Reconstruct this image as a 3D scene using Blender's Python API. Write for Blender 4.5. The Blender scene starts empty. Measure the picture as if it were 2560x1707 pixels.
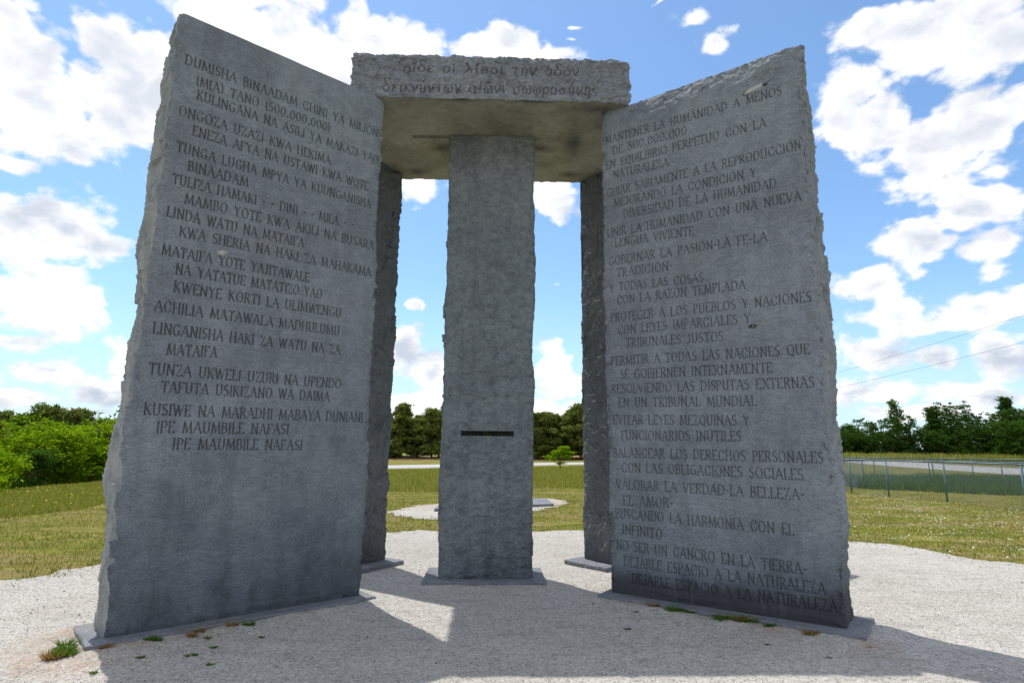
import bpy, math, random
import numpy as np
from mathutils import Vector, Matrix

random.seed(7)
rng = np.random.default_rng(11)
SC = bpy.context.scene
COL = SC.collection

# ------------------------------------------------------------------ camera
cam_data = bpy.data.cameras.new('camera')
cam = bpy.data.objects.new('camera', cam_data)
COL.objects.link(cam)
_yaw, _pitch, _roll = math.radians(-2.966), math.radians(10.05), math.radians(0.444)
_f = Vector((-math.sin(_yaw)*math.cos(_pitch), math.cos(_yaw)*math.cos(_pitch), math.sin(_pitch)))
_r0 = Vector((math.cos(_yaw), math.sin(_yaw), 0)); _u0 = _r0.cross(_f)
_r = _r0*math.cos(_roll) + _u0*math.sin(_roll); _u = -_r0*math.sin(_roll) + _u0*math.cos(_roll)
cam.matrix_world = Matrix(((_r.x, _u.x, -_f.x, -0.0866), (_r.y, _u.y, -_f.y, -6.5591), (_r.z, _u.z, -_f.z, 1.4052), (0, 0, 0, 1)))
cam_data.lens = 21.041; cam_data.sensor_width = 36.0; cam_data.sensor_fit = 'HORIZONTAL'
cam_data.clip_start = 0.05; cam_data.clip_end = 3000
SC.camera = cam
SC.cycles.max_bounces = 6; SC.cycles.diffuse_bounces = 3; SC.cycles.glossy_bounces = 2; SC.cycles.transmission_bounces = 2

# ------------------------------------------------------------------ light and exposure
SUN_EL = 67.8; SUN_AZ = math.atan2(-0.58, 0.815)        # azimuth measured from +Y towards +X
sun_dir = Vector((math.sin(SUN_AZ)*math.cos(math.radians(SUN_EL)), math.cos(SUN_AZ)*math.cos(math.radians(SUN_EL)), math.sin(math.radians(SUN_EL))))
sd = bpy.data.lights.new('sun', 'SUN'); sd.energy = 3.25; sd.angle = math.radians(0.55); sd.color = (1.0, 0.965, 0.91)
so = bpy.data.objects.new('sun', sd); COL.objects.link(so)
so.rotation_euler = (-sun_dir).to_track_quat('-Z', 'Y').to_euler(); so.location = (-20, 25, 60)
SC.view_settings.view_transform = 'Standard'; SC.view_settings.look = 'None'
SC.view_settings.exposure = 0.32; SC.view_settings.gamma = 1.0; SC.view_settings.use_curve_mapping = False

# ------------------------------------------------------------------ sky with cumulus clouds (laid out by azimuth and elevation)
CLOUDS = [(-39.4,26.0,3.38,4.28),(-37.2,23.4,3.17,2.72),(-40.3,28.6,2.71,1.92),(-33.6,30.4,2.54,2.21),(-33.2,25.6,3.25,2.97),(-30.9,28.2,3.78,5.0),(-38.7,19.7,1.49,0.97),(-37.1,14.7,3.06,2.54),(-34.9,16.5,2.32,2.44),(-33.6,15.0,2.1,1.66),(-31.1,16.4,0.48,0.34),(-35.8,10.7,3.64,2.44),(-32.8,10.3,1.83,1.52),(-37.0,7.3,1.86,1.02),(-35.0,5.7,2.22,0.92),(-30.8,7.1,1.31,1.45),(-36.0,3.3,2.76,0.89),(-31.2,3.9,2.28,1.23),(-33.8,2.4,3.98,0.72),(-22.2,33.3,7.95,4.45),(-26.9,35.0,3.88,1.63),(-24.1,36.4,3.36,1.19),(-10.7,35.3,6.1,2.65),(-14.5,33.5,4.6,3.34),(-7.2,35.4,3.14,1.84),(1.1,36.0,3.93,1.68),(-1.7,35.6,2.3,1.18),(5.7,34.8,4.13,1.2),(-5.0,38.0,0.73,0.23),(8.5,37.5,1.48,0.39),(8.4,36.5,1.2,0.3),(21.4,37.0,1.9,0.82),(23.8,35.1,1.71,1.02),(18.7,38.6,1.96,0.31),(-20.0,36.9,1.59,0.67),(16.6,36.6,0.44,0.32),(-4.1,39.0,0.65,0.19),(40.4,31.6,5.02,2.31),(45.1,30.2,3.87,3.3),(36.3,32.7,2.28,1.34),(34.7,29.3,2.82,1.9),(33.7,27.1,2.69,2.3),(36.2,25.8,3.49,2.92),(40.2,22.8,4.28,3.17),(43.7,23.4,3.13,3.31),(42.0,18.8,3.47,1.91),(37.7,16.3,1.77,2.03),(42.8,15.2,2.19,1.59),(40.6,18.4,1.94,1.3),(35.0,13.6,2.48,1.59),(36.4,11.1,2.54,2.09),(42.0,10.9,2.85,1.95),(34.4,7.7,3.08,1.21),(42.2,6.8,2.03,1.45),(38.3,7.3,1.68,0.88),(35.5,4.7,3.57,0.91),(41.3,4.2,3.09,0.97),(38.2,2.8,6.11,0.8),(-6.0,24.4,2.6,1.39),(-6.6,13.1,1.5,0.9),(-4.7,13.5,0.5,0.29),(-6.9,9.4,2.05,2.05),(-4.8,7.2,2.06,1.85),(-5.9,3.9,3.24,1.22),(7.7,23.5,2.72,1.81),(6.6,16.0,1.29,0.66),(9.0,15.4,0.64,0.33),(7.1,9.2,2.02,1.16),(7.8,6.5,2.29,1.82),(6.9,3.6,3.3,1.07),(-19.7,4.7,10.58,1.52),(-20.6,16.1,5.81,4.52),(22.4,12.9,6.83,4.7),(20.1,4.3,9.81,1.58),(0.6,9.4,2.53,2.08)]
world = bpy.data.worlds.new('World'); SC.world = world; world.use_nodes = True
WN = world.node_tree; WN.nodes.clear()
def nd(tree, typ, **kw):
    n = tree.nodes.new(typ)
    for k, v in kw.items(): setattr(n, k, v)
    return n
def setin(tree, n, i, v):
    if v is None: return
    if isinstance(v, bpy.types.NodeSocket): tree.links.new(v, n.inputs[i])
    else: n.inputs[i].default_value = v
def M(tree, op, a, b=None, c=None, clamp=False):
    n = nd(tree, 'ShaderNodeMath', operation=op, use_clamp=clamp)
    setin(tree, n, 0, a); setin(tree, n, 1, b); setin(tree, n, 2, c)
    return n.outputs[0]
def VM(tree, op, a, b=None, c=None, out=0):
    n = nd(tree, 'ShaderNodeVectorMath', operation=op)
    setin(tree, n, 0, a); setin(tree, n, 1, b); setin(tree, n, 2, c)
    return n.outputs[out]
def NOISE(tree, vec, scale, detail=4, rough=0.5, dist=0.0, lac=2.0, out=0):
    n = nd(tree, 'ShaderNodeTexNoise'); n.inputs['Scale'].default_value = scale; n.inputs['Detail'].default_value = detail
    n.inputs['Roughness'].default_value = rough; n.inputs['Distortion'].default_value = dist; n.inputs['Lacunarity'].default_value = lac
    if vec is not None: tree.links.new(vec, n.inputs['Vector'])
    return n.outputs[out]
def MIX(tree, fac, a, b, mode='MIX'):
    n = nd(tree, 'ShaderNodeMix', data_type='RGBA', blend_type=mode)
    setin(tree, n, 0, fac); setin(tree, n, 6, a); setin(tree, n, 7, b)
    return n.outputs[2]
def MAPR(tree, v, a, b, c=0.0, d=1.0, smooth=False):
    n = nd(tree, 'ShaderNodeMapRange'); n.interpolation_type = 'SMOOTHSTEP' if smooth else 'LINEAR'; n.clamp = True
    setin(tree, n, 0, v); setin(tree, n, 1, a); setin(tree, n, 2, b); setin(tree, n, 3, c); setin(tree, n, 4, d)
    return n.outputs[0]

# node group: (azimuth, elevation in degrees) -> how deep inside the cumulus layout that direction is
g = bpy.data.node_groups.new('cloud_layout', 'ShaderNodeTree')
g.interface.new_socket('P', in_out='INPUT', socket_type='NodeSocketVector')
g.interface.new_socket('F', in_out='OUTPUT', socket_type='NodeSocketFloat')
gi = nd(g, 'NodeGroupInput'); go = nd(g, 'NodeGroupOutput')
acc = None
for (a, e, ra, re_) in [c_ for c_ in CLOUDS if c_[2] > 0.74]:
    l = VM(g, 'LENGTH', VM(g, 'MULTIPLY_ADD', gi.outputs[0], (1/ra, 1/re_, 0), (-a/ra, -e/re_, 0)), out=1)
    k_ = min(1.0, 0.02+0.42*min(ra, re_*1.3))
    l = M(g, 'MULTIPLY_ADD', l, -max(k_, 0.75), k_)
    acc = l if acc is None else M(g, 'MAXIMUM', acc, l)
# beyond the part of the sky in view the same kind of broken cumulus goes on
az = nd(g, 'ShaderNodeSeparateXYZ'); g.links.new(gi.outputs[0], az.inputs[0])
outside = MAPR(g, M(g, 'MAXIMUM', M(g, 'SUBTRACT', M(g, 'ABSOLUTE', M(g, 'SUBTRACT', az.outputs[0], 3.0)), 43.0), M(g, 'SUBTRACT', az.outputs[1], 38.5)), 0.0, 5.0)
gen = M(g, 'MULTIPLY', M(g, 'SUBTRACT', NOISE(g, gi.outputs[0], 0.055, 1, 0.5), 0.47), 5.0)
res = M(g, 'ADD', M(g, 'MULTIPLY', acc, M(g, 'SUBTRACT', 1.0, outside)), M(g, 'MULTIPLY', gen, outside))
g.links.new(res, go.inputs[0])

tc = nd(WN, 'ShaderNodeTexCoord'); D = VM(WN, 'NORMALIZE', tc.outputs['Generated'])
sx = nd(WN, 'ShaderNodeSeparateXYZ'); WN.links.new(D, sx.inputs[0])
azd = M(WN, 'MULTIPLY', M(WN, 'ARCTAN2', sx.outputs[0], sx.outputs[1]), 57.29578)
eld = M(WN, 'MULTIPLY', M(WN, 'ARCSINE', sx.outputs[2]), 57.29578)
cb = nd(WN, 'ShaderNodeCombineXYZ'); WN.links.new(azd, cb.inputs[0]); WN.links.new(eld, cb.inputs[1])
P = cb.outputs[0]
squash = VM(WN, 'MULTIPLY', D, (1.0, 1.0, 1.45))
warp = NOISE(WN, squash, 7.0, 3, 0.5, out=1)
Pw = VM(WN, 'ADD', P, VM(WN, 'MULTIPLY', VM(WN, 'SUBTRACT', warp, (0.5, 0.5, 0.5)), (6.5, 3.6, 0)))
def layout(vec):
    n = nd(WN, 'ShaderNodeGroup'); n.node_tree = g; WN.links.new(vec, n.inputs[0]); return n.outputs[0]
F = layout(Pw)
n1 = M(WN, 'SUBTRACT', NOISE(WN, squash, 15.0, 9, 0.60, 0.25), 0.5)
upv = VM(WN, 'ADD', squash, (-0.008, 0.0, 0.030))
n2 = M(WN, 'SUBTRACT', NOISE(WN, upv, 15.0, 5, 0.58, 0.25), 0.5)
b1 = NOISE(WN, squash, 5.5, 3, 0.5); b2 = NOISE(WN, VM(WN, 'ADD', squash, (-0.02, 0.0, 0.075)), 5.5, 3, 0.5)
vor = nd(WN, 'ShaderNodeTexVoronoi'); vor.feature = 'F1'; vor.inputs['Scale'].default_value = 26; vor.inputs['Detail'].default_value = 1.5
WN.links.new(VM(WN, 'ADD', squash, VM(WN, 'MULTIPLY', warp, (0.07, 0.07, 0.07))), vor.inputs['Vector'])
puff = M(WN, 'SUBTRACT', 0.42, vor.outputs['Distance'])
dens = M(WN, 'ADD', M(WN, 'ADD', M(WN, 'ADD', F, MAPR(WN, eld, 8.0, 2.0, 0.40, 0.62)), M(WN, 'MULTIPLY', n1, 1.75)), M(WN, 'MULTIPLY', puff, 0.55))
alpha = MAPR(WN, dens, -0.04, 0.42, smooth=True)
deep = MAPR(WN, dens, 0.25, 1.15, smooth=True)
relief = M(WN, 'ADD', M(WN, 'MULTIPLY', M(WN, 'SUBTRACT', n2, n1), 3.2), M(WN, 'MULTIPLY', M(WN, 'SUBTRACT', b2, b1), 3.4))
sh = M(WN, 'ADD', M(WN, 'MULTIPLY', deep, 0.50), relief, clamp=True)
lowband = MAPR(WN, eld, 26.0, 4.0, 0.0, 0.32)
sh = M(WN, 'MULTIPLY', sh, M(WN, 'ADD', 0.58, lowband), clamp=True)
ccol = MIX(WN, sh, (9.0, 8.97, 8.95, 1), (4.3, 4.85, 5.9, 1))
sky = nd(WN, 'ShaderNodeTexSky'); sky.sky_type = 'NISHITA'; sky.sun_disc = False
sky.sun_elevation = math.radians(SUN_EL); sky.sun_rotation = SUN_AZ; sky.altitude = 200; sky.air_density = 1.0; sky.dust_density = 0.6; sky.ozone_density = 2.0
skyc = MIX(WN, 1.0, sky.outputs[0], (1.27, 1.50, 1.60, 1), 'MULTIPLY')
skyc = MIX(WN, MAPR(WN, eld, 16.0, 0.0, 0.0, 0.60, True), skyc, (5.2, 6.9, 8.3, 1))
tot = MIX(WN, M(WN, 'MULTIPLY', alpha, 0.97), skyc, ccol)
bg = nd(WN, 'ShaderNodeBackground'); bg.inputs[1].default_value = 0.10
WN.links.new(tot, bg.inputs[0])
wo = nd(WN, 'ShaderNodeOutputWorld'); WN.links.new(bg.outputs[0], wo.inputs[0])

# ------------------------------------------------------------------ numeric noise used for real relief
_perm = rng.permutation(256).astype(np.int32); _perm = np.concatenate([_perm, _perm, _perm])
_grad = rng.normal(size=(256, 3)); _grad /= np.linalg.norm(_grad, axis=1)[:, None]
def perlin(x, y, z):
    xi = np.floor(x).astype(np.int32); yi = np.floor(y).astype(np.int32); zi = np.floor(z).astype(np.int32)
    fx, fy, fz = x-xi, y-yi, z-zi
    u, v, w = (t*t*t*(t*(t*6-15)+10) for t in (fx, fy, fz))
    r = 0
    for a in (0, 1):
        for b in (0, 1):
            for c in (0, 1):
                h = _perm[_perm[_perm[(xi+a) & 255] + ((yi+b) & 255)] + ((zi+c) & 255)]
                gg = _grad[h]
                d = gg[..., 0]*(fx-a) + gg[..., 1]*(fy-b) + gg[..., 2]*(fz-c)
                r = r + d*(u if a else 1-u)*(v if b else 1-v)*(w if c else 1-w)
    return r*1.5
def fbm(x, y, z, o=4, g_=0.5, l=2.03):
    x, y, z = np.broadcast_arrays(np.asarray(x, float), np.asarray(y, float), np.asarray(z, float))
    s = 0; a = 1
    for i in range(o):
        s = s + a*perlin(x+17.3*i, y-9.1*i, z+4.7*i); a *= g_; x, y, z = x*l, y*l, z*l
    return s
def facets(s, t, seed, tilt=0.5):
    """random tilted planes in irregular cells: a split stone surface"""
    si = np.floor(s).astype(np.int64); ti = np.floor(t).astype(np.int64)
    best = np.full(s.shape, 1e9); val = np.zeros(s.shape)
    for a in (-1, 0, 1):
        for b in (-1, 0, 1):
            ci, cj = si+a, ti+b
            h = (ci*73856093 ^ cj*19349663 ^ seed*83492791) & 0x7fffffff
            r1 = ((h*1103515245+12345) & 0x7fffffff)/0x7fffffff; r2 = ((h*69069+1) & 0x7fffffff)/0x7fffffff
            r3 = ((h*1664525+1013904223) & 0x7fffffff)/0x7fffffff; r4 = ((h*22695477+7) & 0x7fffffff)/0x7fffffff; r5 = ((h*134775813+3) & 0x7fffffff)/0x7fffffff
            px, py = ci+0.1+0.8*r1, cj+0.1+0.8*r2
            d = (s-px)**2+(t-py)**2
            v = (r3-0.5) + tilt*((r4-0.5)*(s-px)*2+(r5-0.5)*(t-py)*2) + 0.25*d
            m = d < best
            best = np.where(m, d, best); val = np.where(m, v, val)
    return val

# ------------------------------------------------------------------ object helpers
def mesh_np(name, verts, faces, nper, mats=(), smooth=False, midx=None, attr=None):
    """verts (n,3); faces flat index array; nper = corners per face (int or array)"""
    me = bpy.data.meshes.new(name)
    verts = np.ascontiguousarray(verts, dtype=np.float32); faces = np.ascontiguousarray(faces, dtype=np.int32).ravel()
    nf = len(faces)//nper
    me.vertices.add(len(verts)); me.vertices.foreach_set('co', verts.ravel())
    me.loops.add(len(faces)); me.loops.foreach_set('vertex_index', faces)
    me.polygons.add(nf); me.polygons.foreach_set('loop_start', np.arange(0, len(faces), nper, dtype=np.int32))
    me.polygons.foreach_set('loop_total', np.full(nf, nper, dtype=np.int32))
    for m in mats: me.materials.append(m)
    if midx is not None: me.polygons.foreach_set('material_index', np.ascontiguousarray(midx, dtype=np.int32))
    me.update(calc_edges=True)
    me.polygons.foreach_set('use_smooth', np.full(nf, bool(smooth)))
    if attr is not None:
        for k, arr in attr.items():
            a = me.color_attributes.new(name=k, type='FLOAT_COLOR', domain='POINT')
            a.data.foreach_set('color', np.ascontiguousarray(arr, dtype=np.float32).ravel())
    return me
def link(name, me, parent=None, loc=(0, 0, 0), rotz=0.0):
    o = bpy.data.objects.new(name, me); COL.objects.link(o); o.location = loc; o.rotation_euler = (0, 0, rotz)
    if parent is not None: o.parent = parent
    return o
def tag(o, label=None, cat=None, group=None, kind=None):
    if label: o['label'] = label
    if cat: o['category'] = cat
    if group: o['group'] = group
    if kind: o['kind'] = kind
    return o
class MB:
    def __init__(s): s.v = []; s.f = []; s.n = 0
    def add(s, v, f):
        v = np.asarray(v, float); f = np.asarray(f, int); s.v.append(v); s.f.append(f+s.n); s.n += len(v)
    def tube(s, p0, p1, r0, r1=None, k=6, cap=True):
        r1 = r0 if r1 is None else r1
        p0 = np.array(p0, float); p1 = np.array(p1, float); d = p1-p0; d /= (np.linalg.norm(d)+1e-9)
        a = np.cross(d, (0, 0, 1.0) if abs(d[2]) < 0.9 else (1.0, 0, 0)); a /= np.linalg.norm(a); b = np.cross(d, a)
        th = np.arange(k)*2*math.pi/k
        ring = np.cos(th)[:, None]*a + np.sin(th)[:, None]*b
        v = np.vstack([p0+ring*r0, p1+ring*r1, p0[None], p1[None]])
        f = [(i, (i+1) % k, (i+1) % k+k, i+k) for i in range(k)]
        if cap: f += [(i, i, 2*k, (i+1) % k) for i in range(0)]
        s.add(v, f)
        if cap:
            s.caps = getattr(s, 'caps', []); base = s.n-len(v)
            s.caps += [((i+1) % k+base, i+base, 2*k+base) for i in range(k)] + [(i+k+base, (i+1) % k+k+base, 2*k+1+base) for i in range(k)]
    def build(s, name, mat, parent=None, smooth=True, loc=(0, 0, 0), rotz=0):
        me = bpy.data.meshes.new(name)
        faces = [tuple(int(i) for i in f) for ff in s.f for f in ff] + [tuple(int(i) for i in c) for c in getattr(s, 'caps', [])]
        me.from_pydata([tuple(map(float, p)) for vv in s.v for p in vv], [], faces)
        me.materials.append(mat); me.update()
        me.polygons.foreach_set('use_smooth', np.full(len(me.polygons), smooth))
        return link(name, me, parent, loc, rotz)

# ------------------------------------------------------------------ materials
def newmat(name):
    m = bpy.data.materials.new(name); m.use_nodes = True; t = m.node_tree; t.nodes.clear()
    o = nd(t, 'ShaderNodeOutputMaterial'); b = nd(t, 'ShaderNodeBsdfPrincipled'); t.links.new(b.outputs[0], o.inputs[0])
    b.inputs['Specular IOR Level'].default_value = 0.25
    return m, t, b
def ramp(t, v, stops):
    n = nd(t, 'ShaderNodeValToRGB'); el = n.color_ramp.elements
    while len(el) < len(stops): el.new(0.5)
    for e, (p, c) in zip(el, stops): e.position = p; e.color = (*c, 1)
    t.links.new(v, n.inputs[0]); return n.outputs[0]
def bump(t, b, h, dist, strength=1.0, prev=None):
    n = nd(t, 'ShaderNodeBump'); n.inputs['Distance'].default_value = dist; n.inputs['Strength'].default_value = strength
    t.links.new(h, n.inputs['Height'])
    if prev is not None: t.links.new(prev, n.inputs['Normal'])
    if b is not None: t.links.new(n.outputs[0], b.inputs['Normal'])
    return n.outputs[0]

def granite(name, base=(0.285, 0.31, 0.335), streak=0.5, warm=0.25, rip=0.004, honed=False, flow=(9.0, 9.0, 34.0), mott_pit_shade=0.5):
    m, t, b = newmat(name)
    tco = nd(t, 'ShaderNodeTexCoord'); oc = tco.outputs['Object']
    at = nd(t, 'ShaderNodeAttribute'); at.attribute_name = 'wear_and_shading'
    sep = nd(t, 'ShaderNodeSeparateColor'); t.links.new(at.outputs['Color'], sep.inputs[0])
    grain = NOISE(t, oc, 210, 3, 0.7)
    grain2 = NOISE(t, oc, 75, 2, 0.6)
    cloudy = NOISE(t, oc, 1.6, 5, 0.6, 0.4)
    st = NOISE(t, VM(t, 'MULTIPLY', oc, (7.0, 7.0, 0.7)), 1.0, 5, 0.6, 0.5)      # runs left by rain water
    fl = NOISE(t, VM(t, 'MULTIPLY', VM(t, 'ADD', oc, VM(t, 'MULTIPLY', NOISE(t, oc, 2.0, 2, out=1), (.25, .25, .25))), flow), 1.0, 5, 0.62)  # flow lines in the stone
    c = ramp(t, M(t, 'ADD', M(t, 'MULTIPLY', grain, 0.62), M(t, 'MULTIPLY', grain2, 0.38)), [(0.30, tuple(x*0.38 for x in base)), (0.46, tuple(x*0.86 for x in base)), (0.56, tuple(x*1.10 for x in base)), (0.72, tuple(min(x*1.9, .8) for x in base))])
    c = MIX(t, MAPR(t, cloudy, 0.35, 0.68, 0, 0.75, True), c, (0.70, 0.71, 0.73, 1), 'MULTIPLY')
    c = MIX(t, MAPR(t, NOISE(t, oc, 14, 4, 0.7), 0.40, 0.66, 0, mott_pit_shade, True), c, (0.70, 0.71, 0.72, 1), 'MULTIPLY')  # mottling, raised on centre stone and capstone to paint in shadowed pits
    c = MIX(t, MAPR(t, fl, 0.42, 0.62, 0, 0.38, True), c, (0.70, 0.72, 0.72, 1), 'MULTIPLY')
    c = MIX(t, MAPR(t, st, 0.46, 0.70, 0, streak, True), c, (0.62, 0.63, 0.63, 1), 'MULTIPLY')
    c = MIX(t, MAPR(t, NOISE(t, VM(t, 'ADD', oc, (3.7, 1.1, 9.2)), 2.3, 5, 0.65, 0.6), 0.52, 0.72, 0, warm, True), c, (0.27, 0.235, 0.165, 1))
    if honed:
        c = MIX(t, MAPR(t, cloudy, 0.42, 0.70, 0.0, 0.45, True), c, (0.62, 0.59, 0.50, 1), 'MULTIPLY')
    # green channel: black algae staining and soft darkening by height, blue channel: pale mortar, fresh breaks and painted sky light, red channel: dirt lodged in the carving and painted slot shade
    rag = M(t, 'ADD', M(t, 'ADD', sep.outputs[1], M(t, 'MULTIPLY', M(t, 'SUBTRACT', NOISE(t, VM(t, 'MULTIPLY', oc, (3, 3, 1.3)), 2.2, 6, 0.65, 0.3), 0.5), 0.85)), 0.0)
    c = MIX(t, MAPR(t, M(t, 'ADD', sep.outputs[1], M(t, 'MULTIPLY', M(t, 'SUBTRACT', NOISE(t, oc, 3.0, 6, 0.7), 0.5), 0.7)), -0.05, 0.62, 0, 0.78, True), c, (0.44, 0.46, 0.52, 1), 'MULTIPLY')  # soft tone, darker towards the foot
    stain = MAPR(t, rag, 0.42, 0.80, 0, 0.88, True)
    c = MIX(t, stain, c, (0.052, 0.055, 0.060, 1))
    c = MIX(t, M(t, 'MULTIPLY', MAPR(t, st, 0.52, 0.70, 0, 0.22, True), stain), c, (0.30, 0.31, 0.34, 1))
    c = MIX(t, M(t, 'MULTIPLY', sep.outputs[0], 0.88), c, (0.026, 0.028, 0.027, 1))
    c = MIX(t, sep.outputs[2], c, (0.52, 0.50, 0.43, 1))
    t.links.new(c, b.inputs['Base Color'])
    b.inputs['Roughness'].default_value = 0.55 if honed else 0.82
    n = bump(t, None, fl, rip*2.2, 0.0 if honed else 0.9)
    n = bump(t, None, NOISE(t, oc, 30, 5, 0.65), 0.008, 0.12 if honed else 0.85, n)
    bump(t, b, grain, 0.0035, 0.15 if honed else 0.8, n)
    return m
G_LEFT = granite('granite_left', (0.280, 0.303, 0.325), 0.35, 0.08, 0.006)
G_RIGHT = granite('granite_right', (0.290, 0.313, 0.335), 0.28, 0.08, 0.007)
G_MID = granite('granite_centre', (0.258, 0.283, 0.292), 0.35, 0.05, 0.010, flow=(13, 13, 19), mott_pit_shade=0.95)
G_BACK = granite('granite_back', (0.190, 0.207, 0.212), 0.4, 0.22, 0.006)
G_CAP = granite('granite_cap', (0.320, 0.338, 0.358), 0.3, 0.08, 0.012, mott_pit_shade=0.8)
G_HONED = granite('granite_honed', (0.345, 0.335, 0.268), 0.2, 0.15, 0.001, True)
G_BASE = granite('granite_base', (0.265, 0.275, 0.295), 0.1, 0.30, 0.001)

# ------------------------------------------------------------------ incised lettering: single stroke capitals with serifs
def arc(cx, cy, rx, ry, a0, a1, n=10):
    return [(cx+rx*math.cos(math.radians(a0+(a1-a0)*i/n)), cy+ry*math.sin(math.radians(a0+(a1-a0)*i/n))) for i in range(n+1)]
GL = {
 'A': (.76, [[(.02, 0), (.38, 1), (.74, 0)], [(.15, .36), (.61, .36)]]),
 'B': (.58, [[(.08, 0), (.08, 1)], [(.08, 1), (.30, 1)]+arc(.30, .77, .20, .23, 90, -90)+[(.08, .54)], [(.08, .54), (.31, .54)]+arc(.31, .27, .24, .27, 90, -90)+[(.08, 0)]]),
 'C': (.72, [arc(.40, .5, .34, .51, 48, 312, 16), [(.63, .88), (.64, .72)], [(.63, .12), (.64, .26)]]),
 'D': (.74, [[(.08, 0), (.08, 1)], [(.08, 1), (.28, 1)]+arc(.28, .5, .40, .5, 90, -90, 14)+[(.08, 0)]]),
 'E': (.56, [[(.08, 0), (.08, 1)], [(.08, 1), (.50, 1), (.50, .88)], [(.08, .53), (.40, .53)], [(.08, 0), (.53, 0), (.53, .13)]]),
 'F': (.54, [[(.08, 0), (.08, 1)], [(.08, 1), (.50, 1), (.50, .88)], [(.08, .52), (.40, .52)]]),
 'G': (.76, [arc(.40, .5, .34, .51, 48, 318, 16), [(.46, .42), (.74, .42)], [(.66, .42), (.66, .12)]]),
 'H': (.72, [[(.08, 0), (.08, 1)], [(.64, 0), (.64, 1)], [(.08, .52), (.64, .52)]]),
 'I': (.22, [[(.11, 0), (.11, 1)]]),
 'J': (.42, [[(.30, 1), (.30, .14)]+arc(.16, .14, .14, .15, 0, -160, 8)]),
 'K': (.66, [[(.08, 0), (.08, 1)], [(.60, 1), (.10, .46)], [(.22, .58), (.63, 0)]]),
 'L': (.54, [[(.08, 0), (.08, 1)], [(.08, 0), (.51, 0), (.51, .14)]]),
 'M': (.90, [[(.06, 0), (.14, 1), (.45, .08), (.76, 1), (.84, 0)]]),
 'N': (.76, [[(.09, 0), (.09, 1), (.67, 0), (.67, 1)]]),
 'O': (.80, [arc(.40, .5, .34, .51, 90, 450, 20)]),
 'P': (.56, [[(.08, 0), (.08, 1)], [(.08, 1), (.30, 1)]+arc(.30, .74, .21, .26, 90, -90)+[(.08, .48)]]),
 'Q': (.80, [arc(.40, .5, .34, .51, 90, 450, 20), [(.44, .10), (.74, -.16)]]),
 'R': (.64, [[(.08, 0), (.08, 1)], [(.08, 1), (.30, 1)]+arc(.30, .76, .21, .24, 90, -90)+[(.08, .52)], [(.28, .52), (.60, 0)]]),
 'S': (.52, [arc(.26, .76, .19, .25, 40, 270, 10)+arc(.26, .26, .21, .26, 90, -140, 10)]),
 'T': (.64, [[(.32, 0), (.32, 1)], [(.03, .88), (.03, 1), (.61, 1), (.61, .88)]]),
 'U': (.72, [[(.09, 1), (.09, .30)]+arc(.35, .30, .26, .31, 180, 360, 10)+[(.61, 1)]]),
 'V': (.70, [[(.03, 1), (.35, 0), (.67, 1)]]),
 'W': (1.0, [[(.03, 1), (.28, 0), (.50, .95), (.72, 0), (.97, 1)]]),
 'X': (.68, [[(.04, 1), (.64, 0)], [(.62, 1), (.05, 0)]]),
 'Y': (.66, [[(.03, 1), (.33, .48)], [(.63, 1), (.33, .48), (.33, 0)]]),
 'Z': (.60, [[(.06, .87), (.06, 1), (.53, 1), (.05, 0), (.55, 0), (.55, .14)]]),
 '0': (.66, [arc(.33, .5, .27, .51, 90, 450, 18)]),
 '5': (.56, [[(.47, 1), (.14, 1), (.11, .57)]+arc(.24, .30, .24, .31, 110, -140, 12)]),
 '(': (.32, [arc(.42, .5, .28, .66, 120, 240, 8)]), ')': (.32, [arc(-.10, .5, .28, .66, 60, -60, 8)]),
 '.': (.26, [[(.12, .02), (.14, .06)]]), '-': (.34, [[(.04, .46), (.30, .46)]]), ' ': (.50, []),
}
GL['Ó'] = (.80, GL['O'][1]+[[(.38, 1.10), (.50, 1.26)]]); GL['Ú'] = (.72, GL['U'][1]+[[(.33, 1.10), (.45, 1.26)]])
_o = arc(.22, .22, .19, .22, 90, 450, 12)
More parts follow.
